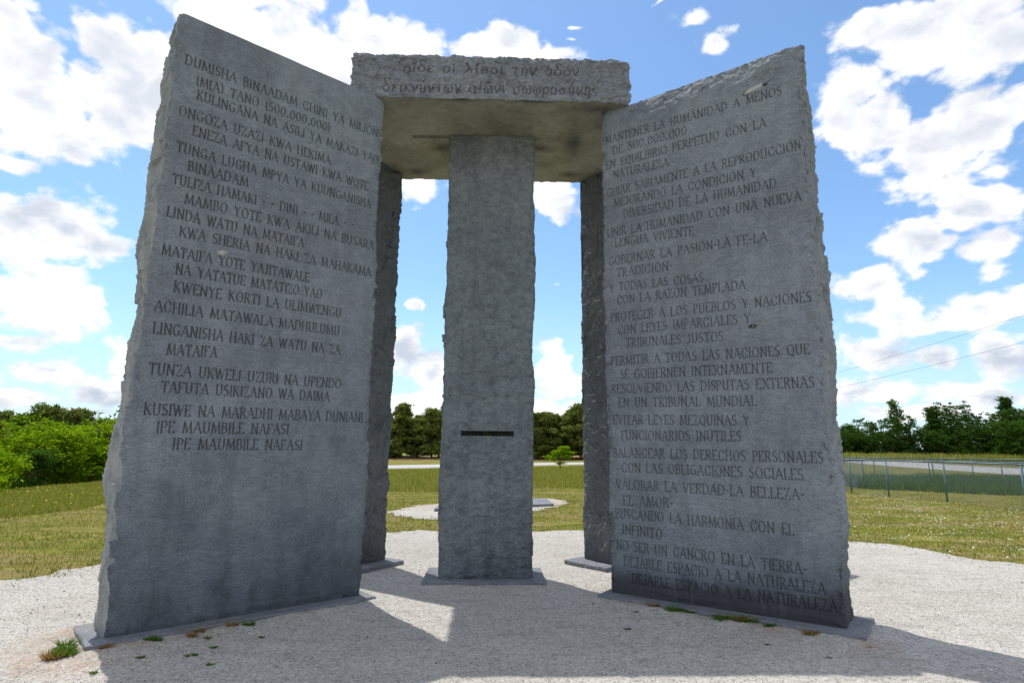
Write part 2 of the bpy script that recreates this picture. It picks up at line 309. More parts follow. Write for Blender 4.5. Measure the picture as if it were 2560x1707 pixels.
GK = {
 'ο': (.50, [_o]), 'ι': (.26, [[(.10, .44), (.10, .08), (.20, .0)]]),
 'ἵ': (.30, [[(.12, .44), (.12, .0)], arc(.08, .60, .04, .05, 90, 270, 4), [(.16, .55), (.23, .68)]]),
 'ἱ': (.30, [[(.12, .44), (.12, .0)], arc(.13, .60, .05, .06, 90, 270, 4)]),
 'ἰ': (.30, [[(.12, .44), (.12, .0)], arc(.11, .60, .05, .06, 90, -90, 4)]),
 'ί': (.30, [[(.12, .44), (.12, .0)], [(.12, .54), (.20, .70)]]),
 'δ': (.52, [arc(.23, .20, .19, .21, 70, 430, 12)+[(.20, .52), (.10, .68)]+arc(.26, .70, .15, .12, 170, 20, 6)]),
 'ε': (.44, [arc(.22, .34, .15, .11, 50, 270, 7)+arc(.23, .12, .17, .12, 90, 310, 8)]),
 'λ': (.56, [[(.05, .66), (.14, .70), (.46, .0)], [(.28, .40), (.05, .0)]]),
 'θ': (.56, [arc(.24, .26, .19, .27, 90, 450, 14), arc(.24, .30, .09, .10, 200, 460, 8), [(.10, .27), (.40, .27)]]),
 'τ': (.50, [[(.03, .36), (.05, .44), (.44, .44)], [(.24, .44), (.23, .10), (.28, .0)]]),
 'ὴ': (.50, [[(.05, .40), (.12, .44), (.12, .0)], [(.12, .34)]+arc(.25, .32, .11, .12, 150, 0, 6)+[(.36, -.10), (.30, -.22)], [(.16, .70), (.26, .56)]]),
 'η': (.50, [[(.05, .40), (.12, .44), (.12, .0)], [(.12, .34)]+arc(.25, .32, .11, .12, 150, 0, 6)+[(.36, -.10), (.30, -.22)]]),
 'ν': (.46, [[(.05, .44), (.16, .0), (.36, .30), (.38, .46)]]),
 'ὁ': (.50, [_o, arc(.22, .60, .05, .07, 90, 270, 4)]), 'ό': (.50, [_o, [(.20, .54), (.30, .70)]]),
 'κ': (.46, [[(.08, .44), (.08, .0)], [(.38, .44), (.12, .20), (.40, .0)]]),
 'ύ': (.50, [[(.05, .38), (.10, .44), (.12, .14)]+arc(.24, .14, .13, .14, 190, 350, 8)+[(.38, .44)], [(.22, .56), (.32, .74)]]),
 'ω': (.64, [[(.14, .44)]+arc(.16, .17, .12, .17, 140, 330, 8)+[(.28, .30)]+arc(.42, .17, .13, .17, 200, 400, 8)+[(.44, .46)]]),
 'ῶ': (.64, [[(.14, .44)]+arc(.16, .17, .12, .17, 140, 330, 8)+[(.28, .30)]+arc(.42, .17, .13, .17, 200, 400, 8)+[(.44, .46)], [(.16, .60), (.24, .66), (.34, .60), (.42, .66)]]),
 'α': (.58, [arc(.22, .21, .18, .22, 40, 330, 12), [(.42, .44), (.36, .12), (.46, .0), (.54, .04)]]),
 'σ': (.56, [arc(.22, .20, .18, .21, 80, 440, 12)+[(.50, .46)]]),
 'φ': (.58, [[(.16, .42)]+arc(.27, .20, .22, .21, 130, 430, 12)+[(.27, .34), (.24, -.16)]]),
 'ρ': (.50, [[(.06, -.24), (.12, .22)]+arc(.26, .23, .16, .20, 180, -150, 12)]),
 'ς': (.44, [[(.38, .42)]+arc(.22, .30, .16, .14, 60, 220, 6)+[(.30, .12), (.30, -.02), (.16, -.08)]]),
 ' ': (.38, []),
}
def strokes_for(text, u0, u1, v0, v1, H, font, thick, thin, gap, serif=True, slant=0.0, wob=None):
    """list of segments (ax, ay, bx, by, halfwidth) in metres on a face"""
    ws = [font[ch][0] for ch in text]; total = sum(ws)+gap*(len(text)-1)
    s = (u1-u0)/total; x = u0; out = []
    for ch, w in zip(text, ws):
        vb = v0+(v1-v0)*((x-u0)/max(u1-u0, 1e-6))
        jx, jy = (0, 0) if wob is None else (random.uniform(-wob, wob), random.uniform(-wob, wob))
        T = lambda p: (x+jx+p[0]*s+slant*p[1]*H, vb+jy+p[1]*H)
        ends = {}
        for pl in font[ch][1]:
            for a, b in zip(pl[:-1], pl[1:]):
                A, Bp = T(a), T(b); dx, dy = abs(A[0]-Bp[0]), abs(A[1]-Bp[1])
                rising = (A[0]-Bp[0])*(A[1]-Bp[1]) > 0 and dx > 0.2*dy and font is GL
                h = thin if (dx > dy or rising) else thick
                if ch == '-': h = thick
                if ch == '.': h = thick*1.35
                out.append((*A, *Bp, h))
            for e, q in ((pl[0], pl[1]), (pl[-1], pl[-2])):
                if abs(e[1]-q[1]) > 0.55: ends[e] = ends.get(e, 0)+1
        if serif:
            for e in ends:
                if e[1] in (0, 1):
                    A = T(e); out.append((A[0]-.072*H*1.1, A[1], A[0]+.072*H*1.1, A[1], thin*0.9))
        x += (w+gap)*s
    return out
def carve(us, vs, segs, depth):
    """V-cut: cut depth and dirt mask on the grid us x vs"""
    C = np.zeros((len(vs), len(us)))
    for ax, ay, bx, by, h in segs:
        R = h*1.9
        i0, i1 = np.searchsorted(us, min(ax, bx)-R), np.searchsorted(us, max(ax, bx)+R)
        j0, j1 = np.searchsorted(vs, min(ay, by)-R), np.searchsorted(vs, max(ay, by)+R)
        if i1 <= i0 or j1 <= j0: continue
        X, Y = np.meshgrid(us[i0:i1], vs[j0:j1])
        dx, dy = bx-ax, by-ay; L2 = dx*dx+dy*dy+1e-12
        t = np.clip(((X-ax)*dx+(Y-ay)*dy)/L2, 0, 1)
        d = np.hypot(X-ax-t*dx, Y-ay-t*dy)
        c = np.clip(1.25-d/h, 0, 1)*(h/thick_ref)**0.5
        C[j0:j1, i0:i1] = np.maximum(C[j0:j1, i0:i1], c)
    return np.clip(C, 0, 1)
thick_ref = 0.0062

LTXT = [
("DUMISHA BINAADAM CHINI YA MILIONI",0.101,4.524,1.949,4.527),
("(MIA) TANO (500.000.000)",0.196,4.368,1.405,4.385),
("KULINGANA NA ASILI YA MAKAZI YAO",0.217,4.243,1.943,4.233),
("ONGOZA UZAZI KWA HEKIMA",0.097,4.052,1.430,4.054),
("ENEZA AFYA NA USTAWI KWA WOTE",0.215,3.913,1.843,3.911),
("TUNGA LUGHA MPYA YA KUUNGANISHA",0.110,3.732,1.885,3.729),
("BINAADAM",0.209,3.592,0.689,3.592),
("TULIZA HAMAKI - - DINI - - MILA - -",0.107,3.447,1.706,3.466),
("MAMBO YOTE KWA AKILI NA BUSARA",0.212,3.304,1.939,3.304),
("LINDA WATU NA MATAIFA",0.094,3.161,1.224,3.159),
("KWA SHERIA NA HAKI ZA MAHAKAMA",0.200,3.018,1.923,3.021),
("MATAIFA YOTE YAJITAWALE",0.091,2.838,1.296,2.842),
("NA YATATUE MATATIZO YAO",0.201,2.701,1.431,2.705),
("KWENYE KORTI LA ULIMWENGU",0.201,2.552,1.631,2.559),
("ACHILIA MATAWALA MADHULUMU",0.083,2.379,1.625,2.381),
("LINGANISHA HAKI ZA WATU NA ZA",0.090,2.202,1.645,2.200),
("MATAIFA",0.202,2.044,0.567,2.060),
("TUNZA UKWELI UZURI NA UPENDO",0.094,1.883,1.673,1.880),
("TAFUTA USIKIZANO WA DAIMA",0.192,1.748,1.566,1.754),
("KUSIWE NA MARADHI MABAYA DUNIANI",0.091,1.571,1.917,1.575),
("IPE MAUMBILE NAFASI",0.189,1.437,1.209,1.447),
("IPE MAUMBILE NAFASI",0.312,1.312,1.339,1.310),
]
RTXT = [
("MANTENER LA HUMANIDAD A MENOS",0.049,4.575,1.814,4.528),
("DE 500.000.000",0.130,4.430,0.929,4.419),
("EN EQUILIBRIO PERPETUO CON LA",0.047,4.284,1.664,4.260),
("NATURALEZA",0.133,4.156,0.729,4.135),
("GUIAR SABIAMENTE A LA REPRODUCCIÓN",0.050,3.971,1.940,3.960),
("MEJORANDO LA CONDICIÓN Y",0.130,3.839,1.549,3.802),
("DIVERSIDAD DE LA HUMANIDAD",0.233,3.693,1.714,3.655),
("UNIR LA HUMANIDAD CON UNA NUEVA",0.049,3.520,1.906,3.486),
("LENGUA VIVIENTE",0.133,3.399,0.949,3.363),
("GOBERNAR LA PASIÓN-LA FE-LA",0.056,3.214,1.603,3.175),
("TRADICIÓN-",0.143,3.075,0.727,3.058),
("Y TODAS LAS COSAS",0.059,2.931,1.022,2.888),
("CON LA RAZÓN TEMPLADA",0.140,2.789,1.394,2.763),
("PROTEGER A LOS PUEBLOS Y NACIONES",0.063,2.614,1.921,2.578),
("CON LEYES IMPARCIALES Y",0.140,2.479,1.420,2.451),
("TRIBUNALES JUSTOS",0.225,2.339,1.176,2.312),
("PERMITIR A TODAS LAS NACIONES QUE",0.059,2.170,1.873,2.133),
("SE GOBIERNEN INTERNAMENTE",0.152,2.027,1.573,1.998),
("RESOLVIENDO LAS DISPUTAS EXTERNAS",0.057,1.887,1.890,1.854),
("EN UN TRIBUNAL MUNDIAL",0.127,1.750,1.426,1.717),
("EVITAR LEYES MEZQUINAS Y",0.069,1.582,1.355,1.549),
("FUNCIONARIOS INÚTILES",0.148,1.430,1.282,1.414),
("BALANCEAR LOS DERECHOS PERSONALES",0.059,1.260,1.912,1.240),
("CON LAS OBLIGACIONES SOCIALES",0.147,1.123,1.753,1.102),
("VALORAR LA VERDAD-LA BELLEZA-",0.082,0.961,1.751,0.943),
("EL AMOR-",0.154,0.811,0.644,0.815),
("BUSCANDO LA HARMONIA CON EL",0.067,0.689,1.654,0.660),
("INFINITO",0.138,0.544,0.531,0.528),
("NO SER UN CANCRO EN LA TIERRA-",0.072,0.396,1.727,0.363),
("DEJARLE ESPACIO A LA NATURALEZA",0.147,0.255,1.852,0.229),
("DEJARLE ESPACIO A LA NATURALEZA",0.222,0.107,1.926,0.110),
]

# ------------------------------------------------------------------ stones
def lines(*parts):
    """sorted unique grid lines from (a, b, step) spans"""
    out = []
    for a, b, st in parts:
        n = max(1, int(round((b-a)/st))); out += list(np.linspace(a, b, n+1))
    out = np.array(sorted(out)); keep = np.concatenate([[True], np.diff(out) > 1e-5]); return out[keep]
def box_faces(xs, ys, zs):
    """six grids over a box; each: points (r,c,3), id; wound outwards"""
    X0, X1, Y0, Y1, Z0, Z1 = xs[0], xs[-1], ys[0], ys[-1], zs[0], zs[-1]
    def G(a, b): return np.meshgrid(a, b)
    out = []
    A, Bq = G(xs, zs); out.append(('front', np.stack([A, np.full_like(A, Y0), Bq], -1), False))
    out.append(('back', np.stack([A, np.full_like(A, Y1), Bq], -1), True))
    A, Bq = G(ys, zs); out.append(('left', np.stack([np.full_like(A, X0), A, Bq], -1), True))
    out.append(('right', np.stack([np.full_like(A, X1), A, Bq], -1), False))
    A, Bq = G(xs, ys); out.append(('bottom', np.stack([A, Bq, np.full_like(A, Z0)], -1), True))
    out.append(('top', np.stack([A, Bq, np.full_like(A, Z1)], -1), False))
    return out
def build_stone(name, xs, ys, zs, disp, mats, wear_and_shading=None, matof=None, hole=None, extra=None):
    V = []; Fq = []; MI = []; WA = []; n = 0
    for fid, Pg, flip in box_faces(xs, ys, zs):
        r, c = Pg.shape[:2]
        Pd = disp(fid, Pg)
        idx = np.arange(r*c).reshape(r, c)
        q = np.stack([idx[:-1, :-1], idx[:-1, 1:], idx[1:, 1:], idx[1:, :-1]], -1)
        if flip: q = q[..., ::-1]
        if hole is not None and fid in hole:
            a0, a1, b0, b1 = hole[fid]
            cx = 0.5*(Pg[:-1, :-1, 0]+Pg[1:, 1:, 0]); cz = 0.5*(Pg[:-1, :-1, 2]+Pg[1:, 1:, 2])
            keep = ~((cx > a0) & (cx < a1) & (cz > b0) & (cz < b1))
            q = q[keep]
        q = q.reshape(-1, 4)
        V.append(Pd.reshape(-1, 3)); Fq.append(q+n); n += r*c
        MI.append(np.full(len(q), (matof or {}).get(fid, 0)))
        w = np.zeros((r, c, 4)); w[..., 3] = 1
        if wear_and_shading is not None: w = wear_and_shading(fid, Pg, w)
        WA.append(w.reshape(-1, 4))
    if extra is not None:
        ev, ef, em = extra
        V.append(ev); Fq.append(ef+n); MI.append(np.full(len(ef), em)); w = np.zeros((len(ev), 4)); w[:, 3] = 1; WA.append(w)
    return mesh_np(name, np.vstack(V), np.vstack(Fq), 4, mats, True, np.concatenate(MI), {'wear_and_shading': np.vstack(WA)})

def slab_disp(W, T, H, seed, side=(0.03, 0.03), chip=0.06, face=0.0015, cut=None, back=0.004, top=0.006, depthcut=0.010, special=None, ledge=0.35, knock=0.5, turn=0.0, taper=0.0, chipd=1.0):
    def f(fid, P0):
        x, y, z = P0[..., 0], P0[..., 1], P0[..., 2]
        P = P0.copy()
        ex = W/2-np.abs(x); ey = T/2-np.abs(y); sg = np.sign(x)
        # split ends: big waves, tilted facets and splinters, felt only close to the end
        sel = ex < 0.10
        if sel.any():
            xs_, ys_, zs_ = x[sel], y[sel], z[sel]; s_ = sg[sel]; k = seed+s_*3.1
            amp = np.where(s_ > 0, side[1], side[0])
            big = fbm(ys_*1.2+k, zs_*0.9, k*1.7+0*zs_, 3)
            ff = facets(ys_*4.5+3*k+fbm(ys_*5, zs_*5, k+0*ys_, 2)*.5, zs_*3.6+fbm(ys_*4, zs_*4, k+9+0*ys_, 2)*.6, int(seed*10)+5, 0.9)
            f2 = facets(ys_*13+7*k, zs_*11+fbm(ys_*8, zs_*8, k+5+0*ys_, 2)*.5, int(seed*10)+9, 0.9)
            fine = fbm(ys_*22, zs_*22, k+0*ys_, 3)
            ph = zs_*3.2+0.9*fbm(ys_*3+k, zs_*1.5, k+0*ys_, 3)+s_*.3; saw = ph-np.floor(ph); led = np.where(saw < 0.07, 1-saw/0.07, (saw-0.07)/0.93)
            ph2 = zs_*8.5+1.1*fbm(ys_*7+k, zs_*3, k+3+0*ys_, 3); sw2 = ph2-np.floor(ph2); led2 = np.where(sw2 < 0.13, 1-sw2/0.13, (sw2-0.13)/0.87)
            mk = np.clip(0.5+1.6*fbm(ys_*4, zs_*2.2, k+7+0*ys_, 3), 0, 1)
            d = amp*(1.0*big+0.60*ff+0.18*f2+0.12*fine)+ledge*(0.020*led*mk+0.010*led2*(1-mk)+0.006*led2*mk)
            d = d*np.clip(0.15+zs_/0.4, 0, 1)-turn*(s_ < 0)*(ys_+T/2)-taper*(s_ < 0)*zs_/H*np.clip(0.1+zs_/0.4, 0, 1)
            # arrises are knocked back
            d = d-amp*knock*np.clip(1-ey[sel]/0.07, 0, 1)**2*(0.5+fbm(zs_*6, k+0*zs_, s_, 2))
            wx = np.clip(1-ex[sel]/0.09, 0, 1)**1.4
            P[..., 0][sel] += s_*d*wx
        # faces
        nearf = (ey < 0.03)
        if nearf.any():
            xs_, ys_, zs_ = x[nearf], y[nearf], z[nearf]; sy = np.sign(ys_)
            e = ex[nearf]; k = seed+sy*5
            cw = np.clip(0.035+chip*(0.55+1.1*fbm(np.sign(xs_)*4+k, zs_*3.2, k+0*zs_, 3)), 0.012, 0.22)
            ch = np.clip(1-e/cw, 0, 1)
            fl = 0.6+0.9*facets(xs_*9, zs_*14+fbm(xs_*9, zs_*9, k+0*xs_, 2)*.8, int(seed*7)+2, 0.8)
            d = (0.006+0.022*ch)*ch*fl*(chip/0.06)*chipd
            d = d+np.where(sy < 0, face, back)*(fbm(xs_*2.2, zs_*5.5+k, k+0*xs_, 4)+0.6*fbm(xs_*9+fbm(xs_*2, zs_*2, k+0*xs_, 2)*2, zs_*30, k+0*xs_, 2)*np.clip(1.25-e/0.5, 0.25, 1))
            P[..., 1][nearf] -= sy*d*np.clip(1-ey[nearf]/0.025, 0, 1)
        # top arris
        et = H-z
        selt = et < 0.02
        if selt.any():
            P[..., 2][selt] += top*fbm(x[selt]*5, y[selt]*5, seed+0*x[selt], 4)*(1-et[selt]/0.02)
        # foot of the stone breaks back unevenly
        eb = np.clip(1-z/(0.05+0.05*fbm(x*3+seed, y*3, seed+0*x, 2)), 0, 1)
        P[..., 1] -= np.sign(y)*0.012*eb*np.clip(1-ey/0.05, 0, 1)*(0.8+facets(x*5, z*9, int(seed)+77, 0.8))
        if special is not None: special(fid, P0, P)
        if fid == 'front' and cut is not None: P[..., 1] += depthcut*cut
        return P
    return f

B0 = 0.06; HS = 4.974
def place(o, corner, xdir, ydir, W, T, cx, cy):
    """put the stone so that local corner (cx*W/2, cy*T/2) lies at the given ground point"""
    x = Vector((math.cos(xdir), math.sin(xdir))); y = Vector((-x.y, x.x))
    c = Vector(corner)-x*(cx*W/2)-y*(cy*T/2)
    o.location = (c.x, c.y, B0); o.rotation_euler = (0, 0, xdir)
    return c

T_ = 0.48
# left engraved slab ---------------------------------------------------------
W = 1.98
xs = lines((-W/2, W/2, 0.0045)); zs = lines((0, 1.22, 0.012), (1.22, 4.70, 0.0045), (4.70, HS, 0.010)); ys = lines((-T_/2, T_/2, 0.02))
segs = []
for s, u0, v0, u1, v1 in LTXT:
    segs += strokes_for(s, u0-W/2, u1-W/2, v0, v1, 0.086, GL, 0.0058, 0.0036, 0.17, wob=0.0008)
cutL = carve(xs, zs, segs, 1)
def wear_and_light_L(fid, P, w):
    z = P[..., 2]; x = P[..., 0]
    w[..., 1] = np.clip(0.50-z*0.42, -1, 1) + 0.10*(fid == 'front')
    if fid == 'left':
        w[..., 2] = np.clip(0.22+0.35*fbm(P[..., 1]*6, z*3, 4+0*z, 4), 0, 0.4); w[..., 1] -= 0.25  # pale uneven tone paints in sky light on the outer end
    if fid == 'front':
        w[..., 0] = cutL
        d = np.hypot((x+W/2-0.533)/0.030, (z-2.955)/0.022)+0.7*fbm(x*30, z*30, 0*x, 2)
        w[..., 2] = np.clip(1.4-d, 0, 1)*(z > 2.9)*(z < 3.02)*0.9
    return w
me = build_stone('engraved_slab', xs, ys, zs, slab_disp(W, T_, HS, 3.3, (0.046, 0.030), 0.055, 0.0016, cutL, top=0.003, knock=0.15, chipd=0.75, ledge=0.30), [G_LEFT], wear_and_light_L)
o = link('engraved_slab', me)
XL = math.radians(38.454)
place(o, (-1.159, -0.670), XL, 0, W, T_, 1, -1)
tag(o, 'towering grey granite slab engraved in Swahili, DUMISHA BINAADAM in its first line, left of the centre stone', 'standing stone', 'standing stones of the granite monument')

# right engraved slab --------------------------------------------------------
zs = lines((0, 0.06, 0.012), (0.06, 4.68, 0.0045), (4.68, HS, 0.0075))
segs = []
for s, u0, v0, u1, v1 in RTXT:
    segs += strokes_for(s, u0-W/2, u1-W/2, v0, v1, 0.088, GL, 0.0050, 0.0033, 0.17, wob=0.001)
cutR = carve(xs, zs, segs, 1)
def specR(fid, P0, P):
    if fid not in ('front', 'top'): return
    x, y, z = P0[..., 0], P0[..., 1], P0[..., 2]; u = x+W/2
    m = (z > 4.55) & (y < 0.0)
    if not m.any(): return
    X, Z = u[m], z[m]
    edge = 4.80+0.05*fbm(X*4, Z*2, 3+0*X, 3)-0.06*np.clip(1-np.abs(X-0.62)/0.5, 0, 1)+0.10*np.clip((X-1.35)*2, 0, 1)
    edge = np.where(X < 0.28, edge+0.10*(0.28-X)/0.28, edge)
    t = np.clip((Z-edge)/0.20, 0, 1.1)
    fc = facets(X*9+fbm(X*8, Z*8, 1+0*X, 2)*.6, Z*15+fbm(X*8, Z*8, 5+0*X, 2)*.6, 31, 0.9)
    d = t*0.045+np.clip(t*6, 0, 1)*(0.014*fc+0.006*fbm(X*25, Z*30, 2+0*X, 3))
    # hollow above the repaired crack
    h = np.clip(1-np.hypot((X-1.66-(Z-4.76)*0.8)/0.16, (Z-4.755)/0.065), 0, 1)
    d = d+0.030*h**0.8+0.012*h*fc
    yfac = np.clip(1-(y[m]+T_/2)/0.12, 0, 1)
    P[..., 1][m] += np.maximum(d, -0.001)*yfac
    if fid == 'front':
        # the slot of the crack and a small drilled pit
        X, Z = u, z
        c = (X > 1.655) & (X < 1.70) & (np.abs(Z-(4.677+(X-1.66)*0.1)) < 0.010)
        P[..., 1][c] += 0.03
        line = 4.678+(X-1.69)*0.75
        c = (X > 1.69) & (X < 1.76) & (np.abs(Z-line) < 0.0045); P[..., 1][c] += 0.010
        c = np.hypot((X-1.436)/0.022, (Z-2.418)/0.013) < 1; P[..., 1][c] += 0.012
pal = np.array([(1.492, 4.645), (1.525, 4.682), (1.655, 4.712), (1.662, 4.675), (1.542, 4.646)])
def inpoly(x, z, poly):
    r = np.zeros(x.shape, bool); n = len(poly)
    for i in range(n):
        (x0, y0), (x1, y1) = poly[i], poly[(i+1) % n]
        c = ((y0 > z) != (y1 > z)) & (x < (x1-x0)*(z-y0)/(y1-y0+1e-12)+x0)
        r ^= c
    return r
def wearR(fid, P, w):
    z = P[..., 2]; x = P[..., 0]; u = x+W/2
    w[..., 1] = np.clip(np.maximum(1.12-z*2.9, 0.42-z*0.45), -1, 1.1)+0.25*np.clip((u-1.75)*4, 0, 1)*np.clip(1.2-z*1.5, 0, 1)
    if fid == 'front':
        rim = np.hypot((u-1.436)/0.034, (z-2.418)/0.016); cutr = cutR.copy()
        cutr = np.maximum(cutr, np.clip(2.2-rim*1.5, 0, 1)*(rim < 1.4))
        c = (u > 1.66) & (u < 1.70) & (np.abs(z-4.677) < 0.012); cutr[c] = 1
        line = 4.678+(u-1.69)*0.75; c = (u > 1.69) & (u < 1.76) & (np.abs(z-line) < 0.005); cutr[c] = 1
        d0 = np.hypot((u-1.577)/0.098, (z-4.672-(u-1.577)*0.28)/0.030); c = (d0 > 0.9) & (d0 < 1.06) & (u < 1.60) & (z < 4.69); cutr[c] = np.maximum(cutr[c], .8)
        w[..., 0] = cutr
        w[..., 2] = inpoly(u, z, pal)*0.9+(np.hypot((u-1.436)/0.009, (z-2.421)/0.006) < 1)*0.9
        w[..., 0] *= 1-inpoly(u, z, pal)
    return w
me = build_stone('engraved_slab', xs, ys, zs, slab_disp(W, T_, HS, 8.1, (0.020, 0.045), 0.060, 0.0022, cutR, special=specR, top=0.004), [G_RIGHT], wearR)
o = link('engraved_slab', me)
XR = math.radians(-38.124)
place(o, (1.178, -0.598), XR, 0, W, T_, -1, -1)
tag(o, 'towering grey granite slab engraved in Spanish, MANTENER LA HUMANIDAD in its first line, black stained foot, right of the centre stone', 'standing stone', 'standing stones of the granite monument')

# back slabs, seen by their split inner ends ---------------------------------
xs = lines((-W/2, -W/2+0.12, 0.01), (-W/2+0.12, W/2-0.12, 0.04), (W/2-0.12, W/2, 0.01)); ys = lines((-T_/2, T_/2, 0.0085)); zs = lines((0, HS, 0.0075))
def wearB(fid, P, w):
    z = P[..., 2]; w[..., 1] = np.clip(0.50-z*1.3, -1, 1)+0.10*np.clip((z-4.3)*2, 0, 1); return w  # darker at foot and top
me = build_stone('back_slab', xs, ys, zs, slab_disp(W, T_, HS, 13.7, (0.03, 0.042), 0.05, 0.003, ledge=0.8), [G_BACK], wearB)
o = link('back_slab', me); XBL = math.radians(-38.4)
place(o, (-1.190, 1.120), XBL, 0, W, T_, 1, 1)
tag(o, 'tall grey granite slab showing its dark split end, standing behind the Swahili slab', 'standing stone', 'standing stones of the granite monument')
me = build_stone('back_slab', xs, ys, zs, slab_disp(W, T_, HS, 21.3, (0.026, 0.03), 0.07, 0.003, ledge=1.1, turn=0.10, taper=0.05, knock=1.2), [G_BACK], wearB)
o = link('back_slab', me); XBR = math.radians(38.2)
place(o, (1.181, 1.132), XBR, 0, W, T_, -1, 1)
tag(o, 'tall grey granite slab with sun-catching chipped edge, standing behind the Spanish slab', 'standing stone', 'standing stones of the granite monument')

# centre stone with the viewing slot -----------------------------------------
WG = 0.99; sl = (-0.290, 0.284, 1.466, 1.522)
xs = lines((-WG/2, sl[0], 0.0085), (sl[0], sl[1], 0.0085), (sl[1], WG/2, 0.0085)); zs = lines((0, sl[2], 0.0085), (sl[2], sl[3], 0.0085), (sl[3], HS, 0.0085)); ys = lines((-T_/2, T_/2, 0.02))
def specG(fid, P0, P):
    x, y, z = P0[..., 0], P0[..., 1], P0[..., 2]
    if fid == 'front':
        h = 0.011*fbm(x*4, z*6.5, 40+0*x, 6, 0.66)+0.006*fbm(x*11, z*17, 44+0*x, 4, 0.6)+0.009*facets(x*7+fbm(x*5, z*5, 0*x, 2), z*9+fbm(x*5, z*5, 9+0*x, 2), 91, 0.8)*np.clip(1.1-z/5.2, 0.25, 1)
        P[..., 1] += h
        dx = np.maximum(np.maximum(sl[0]-x, x-sl[1]), 0); dz = np.maximum(np.maximum(sl[2]-z, z-sl[3]), 0)
        k = np.clip(1-np.hypot(dx, dz)/0.03, 0, 1)
        P[..., 1] = P[..., 1]*(1-k)+(-T_/2)*k
win = (-0.044, 0.034, sl[2]+0.001, sl[3]-0.001)
def wearG(fid, P, w):
    z = P[..., 2]; x = P[..., 0]
    w[..., 1] = np.clip(0.40-z*0.45, -1, 1)+0.16*np.exp(-((x-0.03)/0.10)**2)*np.clip(1.5-z, 0, 1)*(z < sl[2])
    w[..., 1] += 0.28*np.clip((z-4.45)*1.8, 0, 1)  # darker towards the top
    return w
yf, yb = -T_/2, T_/2
ev = []
for (a0, a1, b0, b1), yy in ((sl, yf), ((sl[0]+.012, sl[1]-.012, sl[2], sl[3]), yf+0.17), (win, yf+0.36), (win, yb)):
    ev += [(a0, yy, b0), (a1, yy, b0), (a1, yy, b1), (a0, yy, b1)]
ef = []
for L_ in range(3):
    for i in range(4):
        j = (i+1) % 4; ef.append((L_*4+i, L_*4+4+i, L_*4+4+j, L_*4+j))
# back face opening closed round the small window by widening to the grid
xb0 = xs[np.searchsorted(xs, win[0])-1]; xb1 = xs[np.searchsorted(xs, win[1])]
me = build_stone('centre_stone', xs, ys, zs, slab_disp(WG, T_, HS, 31.9, (0.034, 0.030), 0.035, 0.002, special=specG), [G_MID], wearG,
                 hole={'front': sl, 'back': (xb0, xb1, sl[2], sl[3])}, extra=(np.array(ev), np.array(ef), 0))
# keep the slot faceted
me.polygons.foreach_set('use_smooth', np.concatenate([np.full(len(me.polygons)-12, True), np.full(12, False)]))
o = link('centre_stone', me); o.location = (0.0, T_/2, B0); o.rotation_euler = (0, 0, math.radians(-0.8))
tag(o, 'narrow grey granite stone with a thin horizontal viewing slot, in the middle under the capstone', 'standing stone', 'standing stones of the granite monument')

# capstone ---------------------------------------------------------------------
WC, DC, HC = 2.97, 1.98, 0.50
slot = (-0.935, -0.53, -0.195, -0.115)
xs = lines((-WC/2, slot[0]-.003, 0.0085), (slot[0]-.003, slot[0]+.003, .003), (slot[0]+.003, slot[1]-.003, .0085), (slot[1]-.003, slot[1]+.003, .003), (slot[1]+.003, WC/2, 0.0085))
ys = lines((-DC/2, slot[2]-.002, 0.025), (slot[2]-.002, slot[2]+.002, .002), (slot[2]+.002, slot[3]-.002, .01), (slot[3]-.002, slot[3]+.002, .002), (slot[3]+.002, DC/2, 0.025))
zs = lines((0, HC, 0.0065))
segs = strokes_for('οἵδε οἱ λίθοι τὴν ὁδόν', -0.945, 0.945, 0.292, 0.300, 0.170, GK, 0.0074, 0.0052, 0.05, False, 0.05, 0.002)
segs += strokes_for('δεικνύντων αἰῶνι σωφροσύνης', -1.150, 1.145, 0.062, 0.078, 0.190, GK, 0.0074, 0.0052, 0.05, False, 0.05, 0.002)
thick_ref = 0.0085
cutC = carve(xs, zs, segs, 1)
def dispC(fid, P0):
    x, y, z = P0[..., 0], P0[..., 1], P0[..., 2]; P = P0.copy()
    for ax, half in ((0, WC/2), (1, DC/2)):
        c = P0[..., ax]; e = half-np.abs(c); m = e < 0.05
        if not m.any(): continue
        o_ = P0[..., 1-ax][m]; Z = z[m]; sg = np.sign(c[m]); k = 50+ax*7+sg*3
        f1 = facets(o_*7+fbm(o_*6, Z*6, k, 2)*.5, Z*9+fbm(o_*6, Z*6, k+4, 2)*.5, 61+ax, 0.9)
        f2 = facets(o_*20, Z*26+fbm(o_*9, Z*9, k+2, 2)*.5, 67+ax, 0.9)
        d = 0.019*f1+0.010*f2+0.008*fbm(o_*3, Z*6, k, 3)+0.005*fbm(o_*26, Z*34, k, 3)
        d -= 0.022*np.clip(1-(HC-Z)/0.05, 0, 1)**1.5*(0.5+fbm(o_*7, k, 0*o_, 3))+0.014*np.clip(1-Z/0.03, 0, 1)*(0.5+fbm(o_*6, k+3, 0*o_, 3))
        P[..., ax][m] += sg*d*np.clip(1-e[m]/0.05, 0, 1)**0.7
    mt = z > HC-0.03
    P[..., 2][mt] += (0.014*fbm(x[mt]*5, y[mt]*5, 71+0*x[mt], 4)+0.006*facets(x[mt]*9, y[mt]*9, 73, 0.8))
    if fid == 'front': P[..., 1] += 0.011*cutC
    if fid == 'bottom':
        m = (x > slot[0]) & (x < slot[1]) & (y > slot[2]) & (y < slot[3]); P[..., 2][m] += 0.07
    return P
